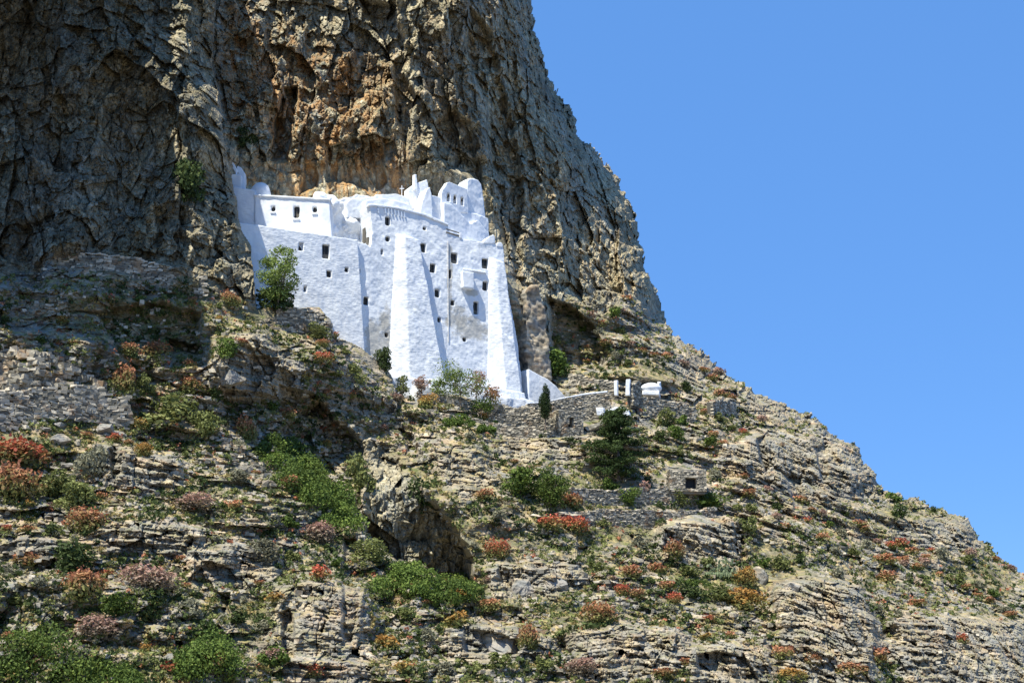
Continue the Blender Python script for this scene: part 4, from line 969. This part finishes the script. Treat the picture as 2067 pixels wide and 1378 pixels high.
# ---- shrub prototypes (unit: 1 wide, 1 high), shared by the copies
def proto_mesh(kind, seed, n, form, lk=1.0):
    R = np.random.RandomState(seed)
    if form == 'dome':
        k = 9; a = R.uniform(0, 6.28, k); rr = R.uniform(0.1, .25, k)
        cs = np.stack([np.cos(a) * rr, np.sin(a) * rr, R.uniform(.25, .5, k)], 1); rs = R.uniform(.22, .30, k); sq = 1.25; lf = .040
    elif form == 'tuft':
        k = 12; a = R.uniform(0, 6.28, k); rr = R.uniform(0, .33, k)
        cs = np.stack([np.cos(a) * rr, np.sin(a) * rr, R.uniform(.15, .7, k) * (1 - rr)], 1); rs = R.uniform(.14, .25, k); sq = 1.1; lf = .042
    else:
        k = 16; a = R.uniform(0, 6.28, k); rr = R.uniform(0.05, .38, k)
        cs = np.stack([np.cos(a) * rr, np.sin(a) * rr, R.uniform(.18, .78, k)], 1); rs = R.uniform(.13, .26, k); sq = .95; lf = .042
    V, F, T, P_ = leafcloud(cs, rs, n, lf * lk, seed, squash=sq, tipz=(.25, .8))
    V[:, 2] = np.maximum(V[:, 2], -.02)
    me = cloud_mesh('shrub', (V, F, T, P_)); me.materials.append(LEAF[kind]); return me
FORMS = {'rust': 'dome', 'red': 'dome', 'pink': 'dome', 'orange': 'dome', 'green': 'loose', 'dark': 'loose', 'olive': 'loose', 'grey': 'tuft'}
PROTO = {}
for kk, kd in enumerate(FORMS):
    for v in range(3): PROTO[kd, v, 0] = proto_mesh(kd, 300 + kk * 7 + v, 1500, FORMS[kd])
    for v in range(3): PROTO[kd, v, 1] = proto_mesh(kd, 400 + kk * 7 + v, 480, FORMS[kd], 1.7)
BIG = {}
def shrub(label, kind, px, py, wpx, hpx, group=None, name='shrub', cat='shrub', seed=0, lod=None):
    g = ground(px, py - min(4, hpx * .15)); dist = g[1] + 300; wm = wpx * dist / FPX * 1.36; hm = hpx * dist / FPX * 1.34
    if lod is None: lod = 0 if wpx > 26 else 1
    me = PROTO[kind, seed % 3, lod]
    o = bpy.data.objects.new(name, me); COL.objects.link(o); o.location = g + np.array([0, wm * .08, -.12 * hm])
    o.rotation_euler = (0, 0, (seed * 2.4) % 6.28); o.scale = (wm, wm * .9, hm); return tag(o, label, cat, group)
def mass(label, kind, px, py, wpx, hpx, seed, n=5200, group=None, lean=0, cat='shrub', name='shrub'):
    g = ground(px, py); dist = g[1] + 300; wm = wpx * dist / FPX; hm = hpx * dist / FPX; R = np.random.RandomState(seed)
    k = 34; u = R.uniform(-1, 1, k); h = R.uniform(0, 1, k)
    cs = []
    for a, b in zip(u, h):
        x = a * wm * .42; q = px + a * wpx * .42; top = (1 - a * a * .75)
        zz = b * hm * .75 * top + lean * a * hm
        gg = ground(q, py - (zz / dist * FPX)); cs.append(gg + np.array([0, R.uniform(-.1, .6) * 1.0, .15 * hm]))
    cs = np.array(cs) - g; rs = R.uniform(.2, .34, k) * hm
    V, F, T, P_ = leafcloud(cs, rs, int(n * 1.4), .19, seed, squash=.8, tipz=(.3, .9))
    me = cloud_mesh(name, (V, F, T, P_)); me.materials.append(LEAF[kind]); o = bpy.data.objects.new(name, me); COL.objects.link(o)
    o.location = g; return tag(o, label, cat, group)

BUSHES = [
 ('dark green undergrowth below the leafy tree on the spur', 'dark', 562, 634, 84, 56),
 ('rust-orange dome shrub at the upper edge of the left shade', 'rust', 255, 722, 44, 30),
 ('long rust shrub catching the sun beside the tall left wall', 'rust', 246, 800, 56, 76),
 ('upright pale green shrub right of the long rust shrub', 'olive', 290, 806, 36, 48),
 ('large deep red shrub at the left edge below the tall wall', 'red', 44, 946, 108, 70),
 ('brownish pink shrub at the left edge under the deep red one', 'rust', 28, 1018, 92, 92),
 ('bright green shrub wedged right of the deep red shrub', 'olive', 112, 1010, 66, 56),
 ('pale grey-green shrub between the boulders and layered rock', 'grey', 186, 966, 78, 76),
 ('small orange dome shrub on the layered rock', 'orange', 284, 924, 36, 32),
 ('broad olive green shrub right of the tall left wall', 'olive', 335, 872, 112, 72),
 ('olive shrub at the right end of the broad olive one', 'olive', 405, 898, 60, 62),
 ('round rust shrub at the top of the bright gully thicket', 'rust', 497, 890, 46, 50),
 ('rust-topped green shrub on the left slope below the bright green one', 'rust', 166, 1080, 78, 66),
 ('yellow-green shrub above the rust-topped shrub on the left slope', 'olive', 150, 1030, 70, 50),
 ('large faded pink shrub on the lower left slope', 'pink', 300, 1195, 98, 56),
 ('round dark green shrub left of the faded pink shrub', 'dark', 148, 1165, 90, 66),
 ('dark rust shrub under the round dark green shrub', 'rust', 168, 1228, 80, 80),
 ('pink shrub above the lower left corner thicket', 'pink', 200, 1292, 84, 50),
 ('dark green shrub below the faded pink shrub', 'dark', 300, 1258, 96, 62),
 ('green shrub at lower left, left of the one under the faded pink shrub', 'green', 238, 1250, 60, 50),
 ('wide pinkish shrub on the ledge left of centre', 'pink', 392, 1032, 80, 36),
 ('pink shrub below the gully thicket, left of a redder one', 'pink', 640, 1098, 64, 48),
 ('red-pink dome at the lower end of the gully thicket', 'red', 712, 1102, 48, 28),
 ('grey-olive shrub on the sunny rim left of the dark recess', 'olive', 745, 1138, 66, 40),
 ('bright red dome on the spur below the monastery wing', 'red', 653, 736, 36, 26),
 ('orange-red shrub on the spur, left of a smaller one by the wall', 'rust', 650, 704, 28, 20),
 ('small orange-red shrub touching the foot of the wing', 'rust', 670, 686, 26, 17),
 ('green shrub with red neighbours on the left of the spur', 'green', 455, 724, 48, 40),
 ('small red shrub at the left end of the spur', 'red', 484, 700, 34, 18),
 ('tall dry red grass clump beside the leafy tree', 'rust', 466, 622, 42, 36),
 ('orange-brown dome shrub below the trees at the monastery foot', 'orange', 862, 830, 36, 38),
 ('left one of the pair of red domes in front of white slabs', 'red', 1108, 1072, 52, 34),
 ('right one of the pair of red domes in front of white slabs', 'red', 1160, 1080, 54, 40),
 ('red ball shrub lower left of the pair of red domes', 'red', 1003, 1130, 42, 42),
 ('olive dome shrub below the prickly pear', 'orange', 1502, 1190, 48, 48),
 ('wide orange-olive shrub under the olive dome shrub', 'orange', 1508, 1238, 84, 54),
 ('green-yellow shrub left of the wide orange-olive shrub', 'olive', 1455, 1215, 60, 34),
 ('small red shrub on the bedded rock right of the red ball', 'red', 1255, 1206, 34, 30),
 ('crimson shrub left of the wide orange-olive shrub', 'red', 1362, 1222, 32, 26),
 ('green shrub with rusty top under the dark blocky outcrop', 'rust', 1362, 1132, 44, 48),
 ('low green shrub under the ruined hut', 'green', 1432, 1034, 72, 34),
 ('small green shrub left of the low one under the ruined hut', 'olive', 1372, 1024, 36, 30),
 ('green shrub growing from the pale terrace wall', 'green', 1264, 1024, 46, 34),
 ('dry brown upright shrub on the pale terrace wall', 'pink', 1300, 1018, 24, 50),
 ('dark round green shrub between the gate and the ruined hut', 'green', 1367, 896, 32, 32),
 ('olive shrub above the dark round green one', 'olive', 1346, 866, 38, 38),
 ('red shrub on the slope below the white dome', 'red', 1338, 840, 30, 24),
 ('round green tree-like shrub behind the annex', 'green', 1116, 776, 74, 64),
 ('dark green shrub hanging on the left crag', 'dark', 368, 412, 84, 90),
 ('green shrub rooted in the orange cliff above the tower', 'dark', 500, 306, 40, 48),
 ('tall green shrub left of the bushy green tree on the terraces', 'green', 1046, 1010, 62, 60),
 ('rust-red shrub at the bottom edge left of centre', 'red', 620, 1372, 46, 34),
 ('pink shrub at the bottom, right of the wide flat rock', 'pink', 1170, 1362, 56, 34),
 ('rust shrub with green base right of the wide flat rock', 'rust', 1066, 1312, 46, 52),
 ('large olive shrub with a red top right of the green mound', 'rust', 1206, 1262, 64, 54),
 ('orange-red shrub cut by the bottom edge at lower right', 'rust', 1720, 1374, 62, 36),
 ('pinkish shrub cut by the bottom edge left of the orange-red one', 'orange', 1602, 1376, 56, 28),
 ('rust shrub just above the bottom edge at lower right', 'rust', 1642, 1346, 32, 28),
 ('crimson shrub at the far lower right', 'red', 1944, 1302, 24, 24),
 ('green bush filling the corner of the dark recess rim', 'dark', 850, 1040, 70, 70),
 ('grey-green bush on the left lip of the dark recess', 'olive', 728, 1000, 56, 80),
 ('rust shrub right of the green mound', 'rust', 985, 1238, 44, 28),
 ('green shrub on the crest below the leafy tree', 'olive', 640, 690, 46, 30),
 ('dark bush at the end of the spur beside the footing', 'dark', 775, 752, 36, 46),
 ('yellow-green tuft on the slope under the spur', 'olive', 715, 776, 36, 36),
 ('grey shrub on the ledge above the wide pinkish shrub', 'grey', 478, 985, 62, 34),
 ('grey-green bush beside the pink shrub of the gully', 'grey', 530, 1130, 74, 44),
 ('dark shrub in the shade below the long rust shrub', 'rust', 312, 735, 56, 50),
 ('dull rust shrub in deep shade left of the spur', 'rust', 390, 800, 60, 44),
 ('dark round shrub at the edge of shade left of the spur', 'dark', 432, 812, 34, 34),
]
for k, b in enumerate(BUSHES): shrub(*b, seed=k)
for k, m_ in enumerate([
 ('bright green mound of foliage below the dark recess', 'green', 822, 1212, 150, 80),
 ('right half of the green mound, sloping down to the right', 'green', 912, 1222, 110, 70),
 ('topmost patch of the bright gully thicket, by the round rust shrub', 'green', 548, 925, 70, 50),
 ('second patch from the top of the bright gully thicket', 'green', 583, 960, 100, 76),
 ('third patch from the top of the bright gully thicket', 'green', 615, 1000, 120, 84),
 ('fourth patch from the top of the bright gully thicket', 'green', 655, 1040, 110, 84),
 ('lowest patch of the bright gully thicket', 'green', 690, 1075, 90, 66),
 ('large bright thicket filling the lower left corner', 'green', 70, 1392, 240, 130),
 ('thicket right of the one in the lower left corner', 'green', 215, 1400, 150, 70),
 ('tall green thicket at the bottom left of centre', 'green', 420, 1385, 130, 110),
 ('small green thicket right of the tall bottom thicket', 'green', 552, 1345, 60, 40),
 ('low green patch across the rubble wall left of the hut', 'green', 1015, 872, 110, 26),
 ('green patch under the orange-brown dome shrub', 'green', 925, 862, 70, 26),
 ('low green strip on the ledge under the prickly pear', 'green', 1390, 1186, 110, 16)]):
    mass(*m_, seed=500 + k, n=5200 if m_[4] > 100 else 2600)

# ---- trees
def tree(label, kind, px, py, wpx, hpx, seed, lobes=26, n=4500, leaf=.14, trunk_h=.3, tr=.16, name='tree', cat='tree', low=.25, offx=0, group=None, Yv=None, lr=(.12, .22), sq=.75):
    g = ground(px, py) if Yv is None else at_Y(px, py, Yv); dist = g[1] + 300; wm = wpx * dist / FPX; hm = hpx * dist / FPX
    R = np.random.RandomState(seed); RR = random.Random(seed)
    root = tag(empty(name, tuple(g)), label, cat, group)
    cs = []
    while len(cs) < lobes:
        x, y, z = R.uniform(-1, 1), R.uniform(-1, 1), R.uniform(-1, 1)
        if x * x + y * y + z * z < 1: cs.append((x * wm * .40 + offx * wm * (z + 1) * .5, y * wm * .33, hm * (low + (1 - low) * (.5 + z * .42))))
    cs = np.array(cs); rs = R.uniform(*lr, size=lobes) * wm
    me = cloud_mesh('crown', leafcloud(cs, rs, n, leaf, seed, squash=sq, lump=.2)); me.materials.append(LEAF[kind])
    o = bpy.data.objects.new('crown', me); COL.objects.link(o); o.parent = root
    bm = bmesh.new(); top = Vector((offx * wm * .4, 0, hm * trunk_h)); limb(bm, (0, 0, -.4), top, tr, tr * .7, RR)
    for c in cs[:14]: limb(bm, top, c, tr * .5, .03, RR, 3, .1)
    m2 = bpy.data.meshes.new('trunk'); bm.to_mesh(m2); bm.free(); m2.materials.append(BARK)
    o = bpy.data.objects.new('trunk', m2); COL.objects.link(o); o.parent = root; return root
tree('leafy green tree on the spur in front of the lower left wing', 'tree', 560, 626, 124, 150, 601, 70, 5000, .18, .2, .22, low=.02, offx=.05, Yv=-21.8, lr=(.06, .13))
tree('bushy green tree on the terrace, left of the big pine', 'green', 1112, 1026, 78, 84, 602, 34, 4200, .16, .2, low=.0, lr=(.14, .22))
GT = 'small trees lined up at the monastery foot'
for k, (lab, kd, px, py, w_, h_, yv) in enumerate([
  ('thin sparse tree at the left foot of the wide buttress', 'olive', 812, 806, 34, 50, -7.5), ('small pinkish tree in front of the wide buttress', 'pink', 850, 806, 32, 52, -7),
  ('small green tree right of the pinkish one', 'tree', 882, 806, 40, 50, -6.5), ('largest dark green tree between the two buttresses', 'tree', 930, 816, 104, 84, -6.5),
  ('reddish-topped tree behind the largest green tree', 'pink', 962, 808, 50, 64, -4.5), ('small reddish tree at the right end of the tree row', 'rust', 990, 822, 44, 46, -4.5),
  ('low dark green bush under the reddish tree at the row end', 'green', 972, 838, 46, 34, -7)]):
    tree(lab, kd, px, py, w_ * 1.15, h_ * 1.05, 610 + k, 18, 900 if w_ < 60 else 3000, .15, .25, .08, low=.0, group=GT, Yv=yv, lr=(.14, .24))

def pine():
    px, py = 1246, 972; g = ground(px, py); dist = g[1] + 300; hm = 150 * dist / FPX; wm = 158 * dist / FPX
    root = tag(empty('pine_tree', tuple(g)), 'big dark pine tree with spreading layered branches, on the terrace', 'tree')
    R = np.random.RandomState(77); RR = random.Random(77); bm = bmesh.new(); limb(bm, (0, 0, -.4), (.3, 0, hm * .93), .35, .06, RR, 6, .03); cs = []; rs = []
    for lv in range(13):
        f = lv / 12; z = hm * (.05 + .89 * f); reach = wm * .5 * (1 - f) ** .38 * (.55 + .6 * R.random_sample()) * (.75 + .25 * min(1, lv / 2)) if lv < 12 else wm * .2
        reach = max(reach, wm * .14)
        for b in range(6):
            a = R.uniform(0, 6.28); rr = reach * R.uniform(.55, 1.0); tip = np.array([math.cos(a) * rr, math.sin(a) * rr, z + rr * .15])
            limb(bm, (0.1, 0, z - rr * .1), tip, .09, .02, RR, 3, .06)
            for q in (.45, .75, 1.0): cs.append(tip * [q, q, 1] + R.normal(size=3) * .25 + [0, 0, -.2 * (1 - q)]); rs.append(R.uniform(.7, 1.15))
    me = cloud_mesh('crown', leafcloud(cs, rs, 21000, .17, 78, squash=.5, shell=.6, lump=.2)); me.materials.append(LEAF['pine'])
    o = bpy.data.objects.new('crown', me); COL.objects.link(o); o.parent = root
    m2 = bpy.data.meshes.new('trunk'); bm.to_mesh(m2); bm.free(); m2.materials.append(BARK); o = bpy.data.objects.new('trunk', m2); COL.objects.link(o); o.parent = root
pine()
def cypress():
    g = at_Y(1101, 856, -6.5); dist = g[1] + 300; hm = 88 * dist / FPX; wm = 38 * dist / FPX
    root = tag(empty('cypress_tree', tuple(g)), 'slim dark cypress standing beside the small stone hut', 'tree'); R = np.random.RandomState(5)
    cs = []; rs = []
    for k in range(40):
        f = k / 39; prof = math.sin(min(1, f * 1.9 + .12) * math.pi / 2) * (1 - f) ** .62; a = R.uniform(0, 6.28)
        cs.append((math.cos(a) * wm * .16 * prof, math.sin(a) * wm * .16 * prof, hm * (.14 + .84 * f))); rs.append(max(.1, wm * .45 * prof))
    me = cloud_mesh('crown', leafcloud(cs, rs, 4500, .11, 6, squash=1.3, lump=.06)); me.materials.append(LEAF['cypress']); o = bpy.data.objects.new('crown', me); COL.objects.link(o); o.parent = root
    bm = bmesh.new(); tube(bm, (0, 0, -1), (0, 0, hm * .3), .16, .12); m2 = bpy.data.meshes.new('trunk'); bm.to_mesh(m2); bm.free(); m2.materials.append(BARK); o = bpy.data.objects.new('trunk', m2); COL.objects.link(o); o.parent = root
cypress()
def prickly_pear():
    g = ground(1460, 1166); R = random.Random(9); bm = bmesh.new(); dist = g[1] + 300
    for k in range(16):
        bmesh.ops.create_uvsphere(bm, u_segments=8, v_segments=5, radius=1, matrix=Matrix.Translation(((k - 7.5) * .34, 0, .35)) @ Matrix.Diagonal((.4, .9, .6, 1)))
    for k in range(150):
        x = max(-.45, min(.45, R.gauss(0, .22))); z = abs(R.gauss(0, .45)); c = Vector((x * 80 * dist / FPX, R.uniform(-.8, .8), min(1, z) * 46 * dist / FPX * max(.3, 1 - abs(x))))
        bmesh.ops.create_uvsphere(bm, u_segments=6, v_segments=4, radius=1, matrix=Matrix.Translation(c) @ Matrix.Rotation(R.uniform(-.7, .7), 4, 'Y') @ Matrix.Rotation(R.uniform(0, 3), 4, 'Z') @ Matrix.Diagonal((.22, .06, .32, 1)))
    me = bpy.data.meshes.new('prickly_pear'); bm.to_mesh(me); bm.free(); me.materials.append(simple('cactus_pad', (.07, .10, .05), .6, (.16, .19, .10), 1.5))
    o = bpy.data.objects.new('prickly_pear', me); COL.objects.link(o); o.location = g; tag(o, 'grey-green prickly pear clump above the olive dome shrub', 'cactus')
prickly_pear()

# ---- many smaller shrubs, each a thing
MARKS = [('the lower left corner thicket', 90, 1320), ('the tall left wall', 120, 840), ('the gully thicket', 620, 980), ('the spur under the wing', 560, 700), ('the green mound', 860, 1180),
 ('the pair of red domes', 1135, 1065), ('the big pine', 1246, 900), ('the ruined hut', 1390, 970), ('the white dome', 1312, 782), ('the small stone hut', 1150, 860), ('the orange-brown dome shrub', 862, 815),
 ('the prickly pear', 1460, 1150), ('the wide flat rock', 1010, 1300), ('the skyline cliff foot', 1300, 670), ('the stone shed', 1460, 815), ('the lower right corner', 1960, 1320), ('the overhanging skyline ledge', 1930, 1060),
 ('the notched skyline crag', 1720, 940), ('the broken cliff at right centre', 1580, 930), ('the large faded pink shrub', 300, 1175), ('the tall bottom thicket', 440, 1340), ('the upper skyline step', 1480, 760), ('the dark lower right crack', 1750, 1250)]
ORD = ['leftmost', 'second from left', 'third from left', 'fourth from left', 'fifth from left', 'sixth from left', 'seventh from left', 'eighth from left', 'ninth from left', 'tenth from left', 'eleventh from left', 'twelfth from left', 'thirteenth from left', 'fourteenth from left']
NAMES = {'dark': 'dark green', 'rust': 'rusty', 'red': 'red', 'pink': 'faded pink', 'orange': 'orange-brown', 'green': 'green', 'olive': 'olive', 'grey': 'grey-green'}
placed = [(b[2], b[3] - b[5] / 2, max(b[4], b[5]) * .42) for b in BUSHES]
NOGO = [[(440, 300), (1010, 330), (1070, 740), (1150, 810), (1065, 830), (860, 800), (790, 780), (680, 690), (500, 640), (480, 480)], [(1180, 800), (1320, 800), (1330, 990), (1170, 990)], [(-100, 770), (262, 780), (260, 850), (-100, 880)], [(1110, 820), (1190, 820), (1190, 895), (1110, 895)], [(1340, 940), (1430, 940), (1430, 990), (1340, 990)], [(1230, 760), (1345, 760), (1345, 805), (1230, 805)]]
def at_grid(A, px, py): return A[int((py - PY0) / STEP), int((px - PX0) / STEP)]
rs_ = random.Random(2024); cand = []
REDS = [(1150, 622), (1175, 640), (1192, 648), (1210, 662), (1270, 705), (1295, 716), (1318, 722), (1345, 730), (1380, 745), (1420, 752), (1452, 762), (1500, 968), (1550, 995), (1525, 1052), (1568, 1050), (1640, 1035), (1660, 1045), (1735, 1066), (1772, 1100), (1798, 1108), (1820, 1112), (1842, 1122), (1822, 1140), (1868, 1142), (1850, 1152), (1898, 1166), (1925, 1178), (1950, 1192), (1975, 1205), (2000, 1220), (1960, 1130), (2010, 1135), (2040, 1250), (1880, 1115), (1420, 838), (1440, 885), (1460, 900), (1500, 880)]
for (x, y) in REDS: cand.append((x, y, rs_.choice(['red', 'rust', 'rust', 'pink']), rs_.uniform(16, 30)))
tries = 0
while len(cand) < 270 and tries < 60000:
    tries += 1; x = rs_.uniform(5, 2060); y = rs_.uniform(600, 1372)
    if at_grid(SKD, x, y) < 10 or at_grid(CL, x, y) > .35: continue
    if any(inpoly(np.array(x), np.array(y), p) for p in NOGO): continue
    dens = .5 + .5 * float(vnoise(np.array(x / 130), np.array(y / 90), 71))
    if rs_.random() > dens: continue
    sc = .6 + .7 * max(0, (y - 700) / 680) * (1 - .35 * x / 2067); wv = rs_.uniform(18, 46) * sc
    if any((x - a) ** 2 + ((y - wv * .3) - b) ** 2 < (c + wv * .5) ** 2 for a, b, c in placed): continue
    hue = float(vnoise(np.array(x / 90), np.array(y / 60), 72))
    kd = rs_.choice(['rust', 'red', 'pink', 'rust', 'orange'] if hue > .2 else ['dark', 'green', 'olive', 'olive', 'grey', 'grey', 'rust'])
    cand.append((x, y, kd, wv)); placed.append((x, y - wv * .3, wv * .5))
zones = {}
for c in cand:
    mk = min(MARKS, key=lambda m_: math.hypot(c[0] - m_[1], (c[1] - m_[2]) * 1.2)); dx, dy = c[0] - mk[1], c[1] - mk[2]
    rel = ('below' if dy > 0 else 'above') if abs(dy) > abs(dx) * .7 else ('right of' if dx > 0 else 'left of')
    zones.setdefault((mk[0], rel, c[2]), []).append(c)
q = 0
for (mk, rel, kd), L in zones.items():
    L.sort()
    for k, (x, y, kd_, wv) in enumerate(L):
        lab = ('small %s shrub %s %s' % (NAMES[kd], rel, mk)) if len(L) == 1 else '%s of the small %s shrubs %s %s' % (ORD[min(k, 13)], NAMES[kd], rel, mk)
        shrub(lab, kd, x, y, wv, wv * (.55 + .35 * ((q * 37) % 10) / 10), 'small %s shrubs on the hillside' % NAMES[kd], seed=q, lod=1); q += 1

# ---- uncountable ground cover: low scrub, dry grass, loose stones
RS = np.random.RandomState(99)
def scatter(n, lo=560, clmax=.5, edge=6, noise_seed=None, bias=0):
    x = RS.uniform(PX0 + 60, PX1 - 60, n * 4); y = RS.uniform(lo, PY1 - 20, n * 4)
    i = ((x - PX0) / STEP).astype(int); j = ((y - PY0) / STEP).astype(int)
    ok = (SKD[j, i] > edge) & (CL[j, i] < clmax)
    if noise_seed is not None: ok &= fbm(x / 60, y / 45, noise_seed, 3) + bias > RS.uniform(-.35, .35, len(x))
    for p in NOGO[:1] + NOGO[3:]: ok &= ~inpoly(x, y, p)
    i = i[ok][:n]; j = j[ok][:n]; return TP[j, i], TP[np.maximum(j - 2, 0), i] - TP[j, i]
def clumps(name, label, n, per, size, mat, seed, tall=.7, **kw):
    size *= 1.15; kw.setdefault('edge', 2); kw.setdefault('clmax', .33)
    P, G = scatter(n, **kw); m = len(P); r = np.random.RandomState(seed)
    s = size * r.uniform(.5, 1.5, m); d = r.normal(size=(m, per, 3)); d /= np.linalg.norm(d, axis=2)[..., None]
    c = P[:, None] + d * s[:, None, None] * np.array([1, 1, tall]) * r.uniform(.4, 1, (m, per, 1)) + np.array([0, -.1, 0]) + s[:, None, None] * np.array([0, 0, .35])
    a = r.normal(size=(m, per, 3)); a /= np.linalg.norm(a, axis=2)[..., None]; b = np.cross(a, r.normal(size=(m, per, 3))); b /= np.linalg.norm(b, axis=2)[..., None]
    z = (s[:, None, None] * .45) * r.uniform(.6, 1.3, (m, per, 1))
    V = np.stack([c - a * z, c - b * z * .6, c + a * z, c + b * z * .6], 2).reshape(-1, 3)
    T = np.repeat(np.clip(np.repeat(r.random_sample(m) * .6, per) + .4 * r.random_sample(m * per), 0, 1), 4)
    o = link(name, np_mesh(name, V, np.arange(len(V)).reshape(-1, 4), {'tone': T, 'tip': np.repeat(r.random_sample(m) > .5, per * 4).astype(float)}), mat); return tag(o, label, 'ground cover', kind='stuff')
clumps('scrub', 'low olive scrub scattered over the stony slope', 8000, 16, .34, LEAF['olive'], 1, noise_seed=301, bias=.05)
clumps('scrub', 'low dark green scrub between the rocks', 5200, 18, .42, LEAF['dark'], 2, noise_seed=302, bias=-.1)
clumps('dry_bushes', 'low grey dry bushes between the rocks', 3000, 14, .32, LEAF['grey'], 3, noise_seed=303)
clumps('dry_bushes', 'tiny rust coloured bushes between the rocks', 1500, 14, .32, LEAF['rust'], 4, noise_seed=304, bias=-.1)
DRY = leaf_material('dry_grass', [(0, (0.20, 0.16, 0.06)), (0.5, (0.36, 0.28, 0.11)), (1, (0.5, 0.41, 0.19))])
clumps('dry_grass', 'straw coloured dry grass on the ledges', 4200, 14, .30, DRY, 5, noise_seed=305, tall=.5)
P, G = scatter(9000, lo=540, clmax=.75, edge=3, noise_seed=306, bias=-.12)
r = np.random.RandomState(12); sz = .22 + .5 * r.random_sample(len(P)) ** 3
items = [(P[k] + np.array([0, -.1 * sz[k], .1 * sz[k]]), (sz[k] * r.uniform(.8, 1.8), sz[k], sz[k] * r.uniform(.4, .9)), r.uniform(0, 3.1), r.random_sample()) for k in range(len(P))]
tag(link('rubble', stones_mesh('rubble', items, 13), PALE), 'loose pale stones scattered over the slope', 'stones', kind='stuff')
